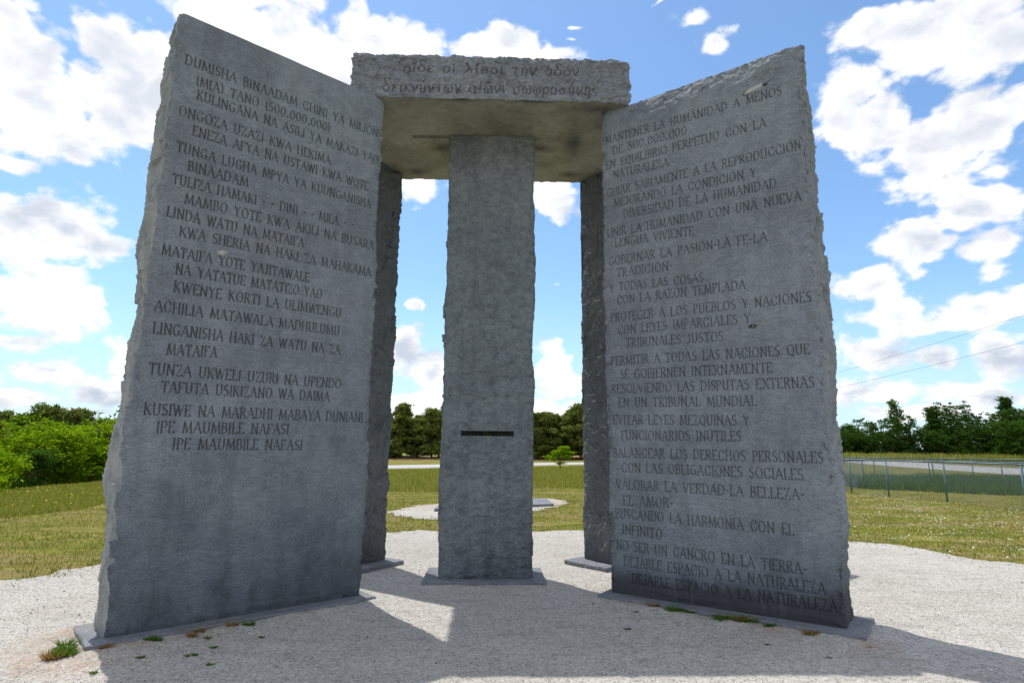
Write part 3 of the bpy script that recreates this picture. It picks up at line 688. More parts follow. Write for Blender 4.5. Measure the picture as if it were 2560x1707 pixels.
def wear_and_shade_C(fid, P, w):
    x, y, z = P[..., 0], P[..., 1], P[..., 2]
    if fid == 'front': w[..., 0] = cutC*0.9; w[..., 1] = -0.3
    if fid == 'bottom':
        w[..., 0] = 0.75*((x > slot[0]) & (x < slot[1]) & (y > slot[2]) & (y < slot[3]))  # shade inside the recessed slot painted in
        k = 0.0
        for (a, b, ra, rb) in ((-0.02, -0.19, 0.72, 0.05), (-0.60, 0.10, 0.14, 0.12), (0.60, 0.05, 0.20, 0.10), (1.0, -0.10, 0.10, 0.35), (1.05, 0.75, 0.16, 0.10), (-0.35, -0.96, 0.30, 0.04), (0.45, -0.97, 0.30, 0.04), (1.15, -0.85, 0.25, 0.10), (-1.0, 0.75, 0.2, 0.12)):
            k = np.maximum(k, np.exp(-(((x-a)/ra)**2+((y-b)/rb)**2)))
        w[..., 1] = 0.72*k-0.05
    return w
me = build_stone('capstone', xs, ys, zs, dispC, [G_CAP, G_HONED], wear_and_shade_C, {'bottom': 1})
o = link('capstone', me, None, (-0.006, 0.234, B0+HS+0.004), math.radians(-1.16))
tag(o, 'rough rectangular granite capstone with a two-line Greek inscription, lying across the five standing stones', 'capstone')

# base plates ------------------------------------------------------------------
def plate(corners, z1, label, seed, z0=-0.25, name='base_plate', mat=None, r=0.012):
    """a sawn slab from its four ground corners (counter-clockwise), with chipped edges"""
    n = 14; c = [np.array(p, float) for p in corners]
    t = np.linspace(0, 1, n); A, Bq = np.meshgrid(t, t)
    pt = (1-A)[..., None]*((1-Bq)[..., None]*c[0]+Bq[..., None]*c[3])+A[..., None]*((1-Bq)[..., None]*c[1]+Bq[..., None]*c[2])
    V = []; Fc = []; k = 0
    ctr = sum(c)/4
    Z = np.full(pt.shape[:2], z1)+0.0012*fbm(pt[..., 0]*6, pt[..., 1]*6, seed+0*pt[..., 0], 3)
    V.append(np.concatenate([pt, Z[..., None]], -1).reshape(-1, 3)); idx = np.arange(n*n).reshape(n, n)
    Fc.append(np.stack([idx[:-1, :-1], idx[:-1, 1:], idx[1:, 1:], idx[1:, :-1]], -1).reshape(-1, 4)); k = n*n
    m = 40
    loop = np.concatenate([c[i]+(c[(i+1) % 4]-c[i])*np.linspace(0, 1, m, endpoint=False)[:, None] for i in range(4)])
    rings = []
    for zi, (zz, off) in enumerate(((z1, 0.0), (z1-0.008, 0.007), (z1-0.03, 0.006), (z0, 0.0))):
        dirn = loop-ctr; dirn /= np.linalg.norm(dirn, axis=1)[:, None]
        nz = fbm(loop[:, 0]*9, loop[:, 1]*9, seed+zi+0*loop[:, 0], 3)*0.010*(zi > 0)
        pp = loop+dirn*(off+nz)[:, None]
        rings.append(np.column_stack([pp, np.full(len(pp), zz)]))
    R_ = np.array(rings); nl = len(loop); V.append(R_.reshape(-1, 3)); ii = np.arange(4*nl).reshape(4, nl)+k
    q = np.stack([ii[1:], np.roll(ii[1:], -1, 1), np.roll(ii[:-1], -1, 1), ii[:-1]], -1).reshape(-1, 4); Fc.append(q)
    V = np.vstack(V); w = np.zeros((len(V), 4)); w[:, 3] = 1; w[:, 1] = 0.12
    me = mesh_np(name, V, np.vstack(Fc), 4, [mat or G_BASE], False, None, {'wear_and_shading': w})
    o = link(name, me); tag(o, label, 'base plate', 'granite base plates under the standing stones'); return o
def around(corner, ang, W, T, cx, cy, ins, out_, fr, bk):
    """rectangle round a stone foot: ins/out_ = overhang at -x / +x ends, fr/bk at front/back"""
    x = np.array([math.cos(ang), math.sin(ang)]); y = np.array([-x[1], x[0]])
    c = np.array(corner)-x*(cx*W/2)-y*(cy*T/2)
    return [c-x*(W/2+ins)-y*(T/2+fr), c+x*(W/2+out_)-y*(T/2+fr), c+x*(W/2+out_)+y*(T/2+bk), c-x*(W/2+ins)+y*(T/2+bk)]
plate(around((-1.159, -0.670), XL, W, T_, 1, -1, 0.115, 0.085, 0.125, 0.02), B0, 'long grey granite base plate under the Swahili slab, sunlit corner sticking out at lower left', 1.0)
plate(around((1.178, -0.598), XR, W, T_, -1, -1, 0.06, 0.135, 0.135, 0.01), B0, 'long grey granite base plate under the Spanish slab, weeds along its edge', 2.0)
plate([(-0.650, -0.125), (0.612, -0.165), (0.625, 0.60), (-0.640, 0.62)], B0, 'grey granite base plate under the narrow centre stone', 3.0)
plate(around((-1.190, 1.120), XBL, W, T_, 1, 1, 0.2, 0.19, 0.09, 0.09), B0, 'grey granite base plate under the slab behind the Swahili slab', 4.0)
plate(around((1.181, 1.132), XBR, W, T_, -1, 1, 0.19, 0.2, 0.09, 0.09), B0, 'pale-topped granite base plate under the slab behind the Spanish slab', 5.0)
o = plate([(-1.06, 7.15), (1.74, 8.45), (1.72, 10.1), (-0.95, 9.0)], 0.07, 'flat pale granite tablet set in its own gravel patch behind the monument', 6.0, name='ground_tablet')
o['category'] = 'ground tablet'; del o['group']

# ------------------------------------------------------------------ ground
def terrain(X, Y):
    z = -.01*np.maximum(0, Y-20)*np.clip(1-(X-15)/15, 0, 1)
    e = np.maximum(0, np.minimum(20, -13.8-X))
    z = z-.2*(e-0.6*(1-np.exp(-e/0.6)))
    return z
m_ground, t, b = newmat('lawn')
oc = nd(t, 'ShaderNodeTexCoord').outputs['Object']
big = NOISE(t, VM(t, 'MULTIPLY', oc, (0.35, 0.9, 1)), 1.0, 5, 0.6, 0.4); mid = NOISE(t, VM(t, 'MULTIPLY', oc, (2.0, 4.0, 1)), 1.0, 6, 0.65); fin = NOISE(t, oc, 55, 4, 0.7)
c = ramp(t, M(t, 'ADD', M(t, 'MULTIPLY', mid, 0.6), M(t, 'MULTIPLY', fin, 0.4)), [(0.34, (0.065, 0.080, 0.010)), (0.48, (0.155, 0.158, 0.020)), (0.60, (0.245, 0.225, 0.050)), (0.72, (0.36, 0.29, 0.12))])
c = MIX(t, MAPR(t, big, 0.42, 0.60, 0, 0.75, True), c, (0.25, 0.19, 0.075, 1))
c = MIX(t, MAPR(t, NOISE(t, VM(t, 'MULTIPLY', VM(t, 'ADD', oc, (9, 3, 0)), (0.5, 1.6, 1)), 1.3, 4, 0.6, 0.4), 0.50, 0.62, 0, 0.6, True), c, (0.075, 0.105, 0.012, 1))
c = MIX(t, MAPR(t, NOISE(t, VM(t, 'ADD', oc, (31, 7, 0)), 0.8, 6, 0.65, 0.3), 0.60, 0.72, 0, 0.5, True), c, (0.30, 0.20, 0.12, 1))
t.links.new(c, b.inputs['Base Color']); b.inputs['Roughness'].default_value = 0.95; b.inputs['Specular IOR Level'].default_value = 0.1
bump(t, b, fin, 0.03, 0.7)
def grid_sheet(xs, ys):
    X, Y = np.meshgrid(xs, ys); Z = terrain(X, Y)
    idx = np.arange(X.size).reshape(X.shape)
    q = np.stack([idx[:-1, :-1], idx[:-1, 1:], idx[1:, 1:], idx[1:, :-1]], -1).reshape(-1, 4)
    return np.stack([X, Y, Z], -1).reshape(-1, 3), q
gx = np.concatenate([np.array([-1500, -900, -500, -300, -200, -140, -100, -75, -55]), np.arange(-45, -10, 0.7), np.arange(-10, 46, 2.0), np.array([55, 75, 100, 140, 200, 300, 500, 900, 1500])])
gy = np.concatenate([np.array([-1500, -800, -400, -200, -100, -50, -25]), np.arange(-16, 60, 2.0), np.array([66, 75, 90, 110, 140, 200, 300, 500, 900, 1500])])
v, q = grid_sheet(gx, gy)
v[:, 2] = np.maximum(v[:, 2], -4.0)
o = link('ground', mesh_np('ground', v, q, 4, [m_ground], True)); tag(o, kind='structure')

m_gravel, t, b = newmat('gravel')
oc = nd(t, 'ShaderNodeTexCoord').outputs['Object']
at = nd(t, 'ShaderNodeAttribute'); at.attribute_name = 'soil'
sep = nd(t, 'ShaderNodeSeparateColor'); t.links.new(at.outputs['Color'], sep.inputs[0])
vo = nd(t, 'ShaderNodeTexVoronoi'); vo.inputs['Scale'].default_value = 62; vo.inputs['Randomness'].default_value = 1.0; t.links.new(oc, vo.inputs['Vector'])
vs_ = nd(t, 'ShaderNodeSeparateColor'); t.links.new(vo.outputs['Color'], vs_.inputs[0])
vo2 = nd(t, 'ShaderNodeTexVoronoi'); vo2.inputs['Scale'].default_value = 150; t.links.new(oc, vo2.inputs['Vector'])
vs2 = nd(t, 'ShaderNodeSeparateColor'); t.links.new(vo2.outputs['Color'], vs2.inputs[0])
stone = M(t, 'ADD', M(t, 'MULTIPLY', vs_.outputs[0], 0.45), M(t, 'MULTIPLY', vs2.outputs[1], 0.55))
c = ramp(t, stone, [(0.0, (0.09, 0.088, 0.085)), (0.16, (0.30, 0.285, 0.265)), (0.45, (0.475, 0.445, 0.395)), (0.80, (0.60, 0.57, 0.525)), (1.0, (0.75, 0.72, 0.67))])
pat = NOISE(t, oc, 1.3, 6, 0.6, 0.3); pat2 = NOISE(t, VM(t, 'MULTIPLY', oc, (1.2, 5, 1)), 1.6, 6, 0.6, 0.4)
c = MIX(t, MAPR(t, pat, 0.40, 0.66, 0, 0.40, True), c, (0.80, 0.78, 0.75, 1), 'MULTIPLY')
c = MIX(t, MAPR(t, pat2, 0.50, 0.66, 0, 0.45, True), c, (0.70, 0.70, 0.70, 1), 'MULTIPLY')
c = MIX(t, MAPR(t, NOISE(t, oc, 24, 3, 0.8), 0.66, 0.74, 0, 0.55), c, (0.11, 0.105, 0.10, 1))
c = MIX(t, M(t, 'MULTIPLY', sep.outputs[0], MAPR(t, NOISE(t, oc, 9, 5, 0.7), 0.35, 0.62, 0.05, 0.60)), c, (0.38, 0.235, 0.15, 1))
t.links.new(c, b.inputs['Base Color']); b.inputs['Roughness'].default_value = 0.95; b.inputs['Specular IOR Level'].default_value = 0.15
hh = M(t, 'ADD', M(t, 'MULTIPLY', vo.outputs['Distance'], -0.9), M(t, 'MULTIPLY', vo2.outputs['Distance'], -0.5))
nb = bump(t, None, hh, 0.010, 0.9)
bump(t, b, NOISE(t, oc, 7, 5, 0.6), 0.03, 0.5, nb)

def smooth_loop(pts, n=260, jag=0.12, seed=0):
    p = np.array(pts, float); m = len(p); t_ = np.linspace(0, m, n, endpoint=False); i = np.floor(t_).astype(int); f = (t_-i)[:, None]
    p0, p1, p2, p3 = p[(i-1) % m], p[i % m], p[(i+1) % m], p[(i+2) % m]
    c_ = 0.5*((2*p1)+(-p0+p2)*f+(2*p0-5*p1+4*p2-p3)*f**2+(-p0+3*p1-3*p2+p3)*f**3)
    ctr = c_.mean(0); d = c_-ctr; L_ = np.linalg.norm(d, axis=1)[:, None]
    nz = jag*fbm(c_[:, 0]*1.6, c_[:, 1]*1.6, seed+0*c_[:, 0], 5, 0.65)[:, None]
    return c_+d/L_*nz
def point_in(loop, X, Y): return inpoly(X, Y, loop)
GP = [(-4.55, 1.06), (-4.0, 2.0), (-3.3, 2.9), (-2.5, 3.6), (-1.78, 3.88), (-.87, 4.08), (.3, 4.16), (1.65, 4.19), (3.2, 4.15), (4.6, 3.7), (5.79, 2.95), (6.25, 2.35), (6.50, 1.6), (6.85, .9), (7.6, -.9), (8.0, -3), (7.4, -6.5), (4.5, -10.5), (0, -12), (-4.5, -10.8), (-7.6, -7.5), (-7.6, -3.6), (-6.5, -1.3), (-5.05, .2)]
loopA = smooth_loop(GP, 900, 0.16, 1)
loopB = smooth_loop([(-2.0, 6.9), (-1.85, 7.8), (-1.5, 8.7), (-0.9, 9.4), (0.3, 10.2), (1.4, 10.7), (2.1, 10.5), (2.25, 9.6), (1.95, 8.6), (1.3, 7.4), (.2, 6.3), (-.8, 5.8), (-1.55, 6.0)], 400, 0.16, 2)
PLATE_EDGES = [((-2.70, -2.10), (-1.02, -0.77)), ((1.04, -0.77), (2.78, -2.07)), ((-.6, -.2), (.6, -.22)), ((-3.10, -1.60), (-2.75, -2.06)), ((2.84, -2.0), (3.16, -1.56))]
def heap(X, Y):
    """gravel swept up against the plates"""
    z = 0*X
    for (a, b_) in PLATE_EDGES:
        a = np.array(a); b_ = np.array(b_); d = b_-a; t_ = np.clip(((X-a[0])*d[0]+(Y-a[1])*d[1])/(d@d), 0, 1)
        z = np.maximum(z, 0.036*np.exp(-((X-a[0]-t_*d[0])**2+(Y-a[1]-t_*d[1])**2)/0.20**2)*(0.75+0.6*fbm(X*3, Y*3, 9+0*X, 3)))
    return z
def gravel_sheet(name, loop, z, center, soilpts, label=None):
    n = len(loop); rings = np.concatenate([[0.02], np.linspace(0.06, 1, 170)]); ctr = np.array(center)
    P_ = ctr+(loop[None]-ctr)*rings[:, None, None]
    X, Y = P_[..., 0], P_[..., 1]
    Z = z+0.004*(1-rings[:, None])+0.007*np.clip(fbm(X*1.1, Y*1.1, 5+0*X, 3)+.3, 0, 1)*np.clip((1-rings[:, None])*12, 0, 1)+(heap(X, Y) if name == 'gravel_circle' else 0)
    s_ = np.zeros(X.shape)
    for (a, b_, r_) in soilpts: s_ = np.maximum(s_, np.exp(-((X-a)**2+(Y-b_)**2)/r_**2))
    V = np.concatenate([np.stack([X, Y, Z], -1).reshape(-1, 3), [[ctr[0], ctr[1], z+0.004]]]); idx = np.arange(X.size).reshape(X.shape)
    q = np.stack([idx[:-1], idx[1:], np.roll(idx[1:], -1, 1), np.roll(idx[:-1], -1, 1)], -1).reshape(-1, 4)
    cap = np.array([[X.size, idx[0, i], idx[0, (i+1) % n], X.size] for i in range(0)]) if False else None
    fan = np.array([[idx[0, i], idx[0, (i+1) % n], idx[0, (i+2) % n], X.size] for i in range(0, n, 2)])
    A_ = np.zeros((len(V), 4)); A_[:-1, 0] = s_.ravel(); A_[:, 3] = 1
    o = link(name, mesh_np(name, V, np.vstack([q, fan]), 4, [m_gravel], True, None, {'soil': A_})); tag(o, kind='structure'); return o
soil = [(-2.95, -2.15, .35), (-2.7, -2.2, .30), (-2.5, -1.85, .22), (-2.2, -1.6, .18), (-3.1, -1.7, .25), (1.9, -1.25, .2), (2.3, -1.6, .25), (1.4, -.85, .15), (2.75, -2.1, .2), (-1.6, -1.2, .15)]
gravel_sheet('gravel_circle', loopA, 0.006, (0.3, -2.5), soil)
gravel_sheet('gravel_patch', loopB, 0.006, (0.2, 8.3), [(2.2, 9.8, 1.0), (1.9, 8.4, .7), (-1.6, 8.5, .9), (0, 6.5, .8)])

# roads
m_road, t, b = newmat('road_surface'); oc = nd(t, 'ShaderNodeTexCoord').outputs['Object']
c = ramp(t, NOISE(t, oc, 3.0, 5, 0.6), [(0.3, (0.36, 0.35, 0.345)), (0.7, (0.50, 0.485, 0.475))]); t.links.new(c, b.inputs['Base Color']); b.inputs['Roughness'].default_value = 0.9
def road(name, pts, w, z):
    p = np.array(pts, float); m = len(p)-1; n = 80; t_ = np.linspace(0, m-1e-6, n); i = np.floor(t_).astype(int); f = (t_-i)[:, None]
    p0, p1, p2, p3 = p[np.maximum(i-1, 0)], p[i], p[i+1], p[np.minimum(i+2, m)]
    c_ = 0.5*((2*p1)+(-p0+p2)*f+(2*p0-5*p1+4*p2-p3)*f**2+(-p0+3*p1-3*p2+p3)*f**3)
    d = np.gradient(c_, axis=0); d /= np.linalg.norm(d, axis=1)[:, None]; nn = np.column_stack([-d[:, 1], d[:, 0]])
    V = []
    for off, dz in ((-w/2-.3, -0.3), (-w/2, z), (0, z+0.03), (w/2, z), (w/2+.3, -0.3)):
        q_ = c_+nn*off; V.append(np.column_stack([q_, terrain(q_[:, 0], q_[:, 1])+dz]))
    V = np.array(V); idx = np.arange(5*n).reshape(5, n)
    q = np.stack([idx[:-1, :-1], idx[:-1, 1:], idx[1:, 1:], idx[1:, :-1]], -1).reshape(-1, 4)[:, ::-1]
    o = link(name, mesh_np(name, V.reshape(-1, 3), q, 4, [m_road], True)); tag(o, kind='structure')
road('road', [(-70, 36), (-45, 33), (-22, 34), (-9, 42), (0, 54), (10, 67), (22, 78), (40, 88), (70, 96)], 7.5, 0.05)
road('side_road', [(34, 6), (35, 20), (37.5, 33), (43, 52), (50, 68), (62, 84), (80, 96)], 7.0, 0.10)
m_clay, t, b = newmat('red_clay'); oc = nd(t, 'ShaderNodeTexCoord').outputs['Object']
c = ramp(t, NOISE(t, oc, 0.8, 5, 0.6), [(0.3, (0.20, 0.10, 0.05)), (0.55, (0.33, 0.17, 0.09)), (0.7, (0.16, 0.17, 0.05))]); t.links.new(c, b.inputs['Base Color']); b.inputs['Roughness'].default_value = 0.95
X, Y = np.meshgrid(np.linspace(-80, 70, 120), np.linspace(95, 118, 14)); s_ = (Y-95)/23
Z = terrain(X, Y)-0.3+np.clip(s_*3, 0, 1)*(0.75+0.5*fbm(X*.08, Y*.1, 0*X, 3))
idx = np.arange(X.size).reshape(X.shape)
o = link('clay_bank', mesh_np('clay_bank', np.stack([X, Y, Z], -1).reshape(-1, 3), np.stack([idx[:-1, :-1], idx[:-1, 1:], idx[1:, 1:], idx[1:, :-1]], -1).reshape(-1, 4), 4, [m_clay], True)); tag(o, kind='structure')

# ------------------------------------------------------------------ vegetation materials
def leafmat(name, stops, trans=0.35):
    m = bpy.data.materials.new(name); m.use_nodes = True; t = m.node_tree; t.nodes.clear()
    o = nd(t, 'ShaderNodeOutputMaterial'); gm = nd(t, 'ShaderNodeNewGeometry'); oi = nd(t, 'ShaderNodeObjectInfo')
    r = M(t, 'ADD', M(t, 'MULTIPLY', gm.outputs['Random Per Island'], 0.8), M(t, 'MULTIPLY', oi.outputs['Random'], 0.2))
    c = ramp(t, r, stops)
    d = nd(t, 'ShaderNodeBsdfDiffuse'); tr = nd(t, 'ShaderNodeBsdfTranslucent'); mx = nd(t, 'ShaderNodeMixShader'); mx.inputs[0].default_value = trans
    t.links.new(c, d.inputs[0]); t.links.new(c, tr.inputs[0]); t.links.new(d.outputs[0], mx.inputs[1]); t.links.new(tr.outputs[0], mx.inputs[2]); t.links.new(mx.outputs[0], o.inputs[0])
    return m
L_BRIGHT = leafmat('leaves_bright', [(0, (0.09, 0.17, 0.006)), (0.5, (0.22, 0.37, 0.010)), (1, (0.44, 0.58, 0.02))], 0.27)
L_DARK = leafmat('leaves_dark', [(0, (0.024, 0.056, 0.011)), (0.5, (0.046, 0.100, 0.016)), (1, (0.09, 0.165, 0.025))], 0.35)
L_MID = leafmat('leaves_mid', [(0, (0.035, 0.085, 0.012)), (0.5, (0.065, 0.14, 0.018)), (1, (0.12, 0.20, 0.03))], 0.4)
L_PINE = leafmat('needles', [(0, (0.06, 0.095, 0.022)), (0.5, (0.14, 0.18, 0.038)), (1, (0.28, 0.31, 0.07))], 0.35)
L_GRASS = leafmat('grass_blades', [(0, (0.10, 0.15, 0.010)), (0.45, (0.20, 0.215, 0.022)), (0.75, (0.30, 0.27, 0.06)), (1, (0.46, 0.38, 0.16))], 0.4)
L_TALL = leafmat('meadow_blades', [(0, (0.15, 0.19, 0.02)), (0.6, (0.30, 0.315, 0.045)), (1, (0.56, 0.48, 0.19))], 0.40)
L_TEAL = leafmat('rank_grass', [(0, (0.07, 0.13, 0.04)), (0.6, (0.13, 0.20, 0.06)), (1, (0.25, 0.28, 0.10))], 0.4)
L_WEED = leafmat('weed_green', [(0, (0.05, 0.12, 0.01)), (1, (0.13, 0.24, 0.03))], 0.3)
L_DRY = leafmat('weed_dry', [(0, (0.20, 0.12, 0.03)), (1, (0.42, 0.28, 0.10))], 0.3)
m_bark, t, b = newmat('bark'); oc = nd(t, 'ShaderNodeTexCoord').outputs['Object']
t.links.new(ramp(t, NOISE(t, VM(t, 'MULTIPLY', oc, (6, 6, 1.5)), 2, 5, .6), [(0.3, (0.05, 0.038, 0.03)), (0.7, (0.13, 0.10, 0.08))]), b.inputs['Base Color']); b.inputs['Roughness'].default_value = .95

def leaf_tris(pos, size, up=0.35, aspect=1.5):
    n = len(pos); d = rng.normal(size=(n, 3)); d /= np.linalg.norm(d, axis=1)[:, None]
    nrm = rng.normal(size=(n, 3)); nrm[:, 2] += up*2; nrm /= np.linalg.norm(nrm, axis=1)[:, None]
    a = np.cross(d, nrm); a /= (np.linalg.norm(a, axis=1)[:, None]+1e-9); b_ = np.cross(nrm, a)
    s_ = (size*rng.uniform(0.6, 1.4, n))[:, None]
    v = np.stack([pos-a*s_*0.5, pos+a*s_*0.5, pos+b_*s_*aspect*0.8], 1).reshape(-1, 3)
    return v
def tri_mesh(name, v, mat):
    return mesh_np(name, v, np.arange(len(v)), 3, [mat], False)
def crown_points(n, lobes, clump, nper, shell=0.55, rag=0.18):
    """clumps of leaves set through the outer volume of several lobes (x,y,z,rx,ry,rz)"""
    nc = n//nper; vol = np.array([l[3]*l[4]+l[3]*l[5] for l in lobes]); pick = rng.choice(len(lobes), nc, p=vol/vol.sum())
    L_ = np.array(lobes)[pick]
    d = rng.normal(size=(nc, 3)); d /= np.linalg.norm(d, axis=1)[:, None]
    r = shell+(1-shell)*rng.uniform(0, 1, nc)**0.6+rng.normal(0, rag*0.4, nc)
    c = L_[:, :3]+d*L_[:, 3:]*r[:, None]
    cs = clump*rng.uniform(0.5, 1.4, nc)
    off = rng.normal(size=(nc, nper, 3)); off /= np.linalg.norm(off, axis=2)[..., None]; off *= rng.uniform(0.2, 1, (nc, nper, 1))
    p = c[:, None]+off*cs[:, None, None]*np.array([1.3, 1.3, 0.6])
    return p.reshape(-1, 3), c
def trunk_mesh(name, h, r, lobes, lean=0.0):
    mb = MB(); k = 6; prev = np.array([0, 0, -0.3]); pr = r*1.25
    top = None
    for i in range(1, k+1):
        p = np.array([lean*h*(i/k)**1.5+0.02*h*math.sin(i*2.1), 0.02*h*math.cos(i*1.7), h*0.72*i/k]); rr = r*(1-0.8*i/k)
        mb.tube(prev, p, pr, rr, 8); prev, pr = p, rr
    for l in lobes[:9]:
        st = np.array([0, 0, h*random.uniform(.18, .45)]); e = np.array(l[:3]); mid = st*0.45+e*0.55-np.array([0, 0, 0.06*h])
        mb.tube(st, mid, r*.42, r*.25, 6); mb.tube(mid, e, r*.25, r*.07, 5)
    me_o = mb.build(name, m_bark); me = me_o.data; bpy.data.objects.remove(me_o); return me
def make_tree(name, label, cat, group, h, lobes, nleaf, leaf, clump, nper, mat, r=0.15, shell=.5, rag=.2, loc=(0, 0, 0), rz=0, up=.35, aspect=1.5):
    e = bpy.data.objects.new(name, None); COL.objects.link(e); e.location = loc; e.rotation_euler = (0, 0, rz); e.empty_display_size = 0.3
    tag(e, label, cat, group)
    p, c = crown_points(nleaf, lobes, clump, nper, shell, rag)
    p[:, 2] = np.maximum(p[:, 2], 0.05)
    link('crown', tri_mesh('crown', leaf_tris(p, leaf, up, aspect), mat), e)
    link('trunk', trunk_mesh('trunk', h, r, lobes), e)
    return e
def dup(src, loc, rz, sc, label=None, group=None):
    c = src.copy(); COL.objects.link(c); c.location = loc; c.rotation_euler = (0, 0, rz); c.scale = sc if hasattr(sc, '__len__') else (sc, sc, sc)
    if label: c['label'] = label
    if group: c['group'] = group
    for ch in list(src.children):
        k = ch.copy(); COL.objects.link(k); k.parent = c
    return c
def T3(x, y, dz=0.0): return (x, y, float(terrain(np.array(x), np.array(y)))+dz)
def rl(h, w, n, low=.25, rr=(.22, .38), hi=.86):
    """random lobes making an irregular broad crown"""
    out = []
    for i in range(n):
        a = random.uniform(0, 2*math.pi); zz = random.uniform(low, hi); rad = w*0.5*(1-abs(zz-.5)*0.9)*random.uniform(.35, .85)
        s_ = random.uniform(*rr)
        out.append((math.cos(a)*rad, math.sin(a)*rad, zz*h, s_*w*.75, s_*w*.75, s_*h*.55))
    return out

# bright broadleaf trees at left, below the ridge
spec = [(-18.6, 18.4, 3.9, 4.6, 'bushy bright green tree at the left edge of the monument view, furthest left of the big ones', -1.15),
        (-17.6, 18.9, 4.35, 4.4, 'largest bright green leafy tree on the left, its crown domed and sunlit', 0),
        (-16.2, 19.2, 4.15, 4.2, 'bright green leafy tree on the left, next to the edge of the Swahili slab', 0),
        (-14.9, 19.8, 3.8, 4.0, 'bright green leafy tree mostly hidden behind the Swahili slab', 0)]
spec = [(-21.3, 20.0, 2.3, 3.2, 'low bright green leafy tree, leftmost of the leafy trees beyond the meadow'),
        (-18.3, 20.0, 3.85, 4.6, 'largest bright green leafy tree beyond the meadow, with a domed sunlit crown'),
        (-15.9, 19.4, 3.5, 4.2, 'bright green leafy tree beyond the meadow, touching the edge of the Swahili slab'),
        (-13.6, 20.5, 3.3, 4.2, 'bright green leafy tree beyond the meadow, hidden partly by the Swahili slab')]
for i, (x, y, h, w, lab) in enumerate(spec):
    lob = rl(h, w, 9, .34, (.28, .40), .70)+[(0, 0, h*.55, w*.36, w*.36, h*.30), (w*.2, -.2, h*.22, w*.33, w*.3, h*.18), (-w*.2, -.2, h*.22, w*.33, w*.3, h*.18)]
    make_tree('broadleaf_tree', lab, 'tree', 'bright broadleaf trees beyond the meadow', h, lob, 26000, 0.085, 0.24, 22, L_BRIGHT, .14, .66, .10, T3(x, y, -0.15), i*1.3, 1.6, 1.3)
lob = rl(1.9, 2.3, 8, .15)
make_tree('shrub', 'light green feathery shrub at the left edge of the meadow ridge', 'shrub', None, 1.9, lob, 9000, 0.06, 0.2, 20, L_BRIGHT, .05, .4, .3, T3(-15.0, 12.4, -0.2), 0.4, .3, 1.8)
lob = rl(1.6, 1.5, 7, .15)
make_tree('shrub', 'small dark green shrub under the bright leafy trees', 'shrub', None, 1.6, lob, 5000, 0.06, 0.2, 20, L_MID, .05, .4, .3, T3(-16.0, 16.2, -0.1), 0.4, .3, 1.8)

# pines
def pine_lobes(h, w, n):
    out = []
    for i in range(n):
        zz = random.uniform(.10, .97); rad = w*.5*min(1, (1.05-zz)*2.2)*random.uniform(.2, .95); a = random.uniform(0, 6.28)
        out.append((math.cos(a)*rad, math.sin(a)*rad, zz*h, w*.20, w*.20, h*.055))
    return out
protoP = []
for k in range(3):
    h = 9.0+k*.4
    e = make_tree('pine_tree', 'dark green pine in the wood beyond the road', 'tree', 'pines beyond the road', h, pine_lobes(h, 5.6, 64), 17000, 0.20, 0.42, 16, L_PINE, .17, .35, .35, (0, 0, 0), 0, .2, 2.6)
    protoP.append(e)
first = [True]*3
pines = []
rowx = []
for row, (yy, x0, x1, st) in enumerate(((104, -30, 40, 3.0), (110, -28, 44, 4.0), (101, 10, 34, 4.0))):
    x = x0
    while x < x1: rowx.append((x+random.uniform(-.9, .9), yy+random.uniform(-2, 2), row)); x += st*random.uniform(.85, 1.15)
for i, (x, y, row) in enumerate(rowx):
    k = i % 3; px = 1280+1496*((x+.087)/(y+6.56)-0.052)
    if x < -10: lab = 'dark green pine beyond the road, behind the left pair of slabs'
    elif x < 0: lab = 'dark green pine beyond the road, in the gap left of the centre stone'
    elif x < 8: lab = 'dark green pine beyond the road, behind the centre stone'
    elif x < 20: lab = 'dark green pine beyond the road, in the gap right of the centre stone'
    else: lab = 'dark green pine beyond the road, behind the Spanish slab'
    sc = random.uniform(.84, 1.0)*(1.0 if x < 3 else .97)
    loc = T3(x, y, 0.3); rz = random.uniform(0, 6.28); s3 = (sc*random.uniform(.95, 1.25), sc*random.uniform(.95, 1.25), sc)
    if first[k]:
        first[k] = False; e = protoP[k]; e.location = loc; e.rotation_euler = (0, 0, rz); e.scale = s3; e['label'] = lab
    else: e = dup(protoP[k], loc, rz, s3, lab)
    e['group'] = lab.replace('dark green pine', 'dark green pines')
# dark pines far left, behind the leafy trees
for i in range(13):
    x = -54+i*2.9+random.uniform(-1, 1); y = 57+random.uniform(-3, 5)
    dup(protoP[i % 3], (x, y, -4.1), random.uniform(0, 6.28), random.uniform(.86, 1.02), 'dark pine in the wood behind the bright leafy trees on the left', 'dark pines behind the bright leafy trees on the left')
lob = rl(3.6, 2.6, 8, .3)
make_tree('broadleaf_tree', 'small blue-green treetop rising above the dark pines on the left', 'tree', None, 9.6, [(a, b_, c_+4.6, d, e_, f) for a, b_, c_, d, e_, f in lob], 5000, 0.16, 0.4, 18, L_MID, .2, .3, .3, (-43.5, 54, -4.0))
# leafy sapling in the field by the road
lob = [(-.5, 0, .75, .42, .4, .12), (.45, .1, .95, .5, .4, .12), (0, 0, 1.35, .6, .4, .12), (-.35, .1, 1.15, .35, .4, .1), (.75, 0, 1.25, .35, .3, .08), (.1, 0, .5, .3, .3, .1), (.35, 0, 1.62, .45, .3, .08), (-.75, 0, .95, .3, .3, .07)]
make_tree('sapling', 'small bright green sapling in the field right of the centre stone', 'tree', None, 1.6, lob, 4200, 0.07, 0.18, 16, L_BRIGHT, .05, .3, .2, T3(5.9, 38.6), 0, .8, 1.2)
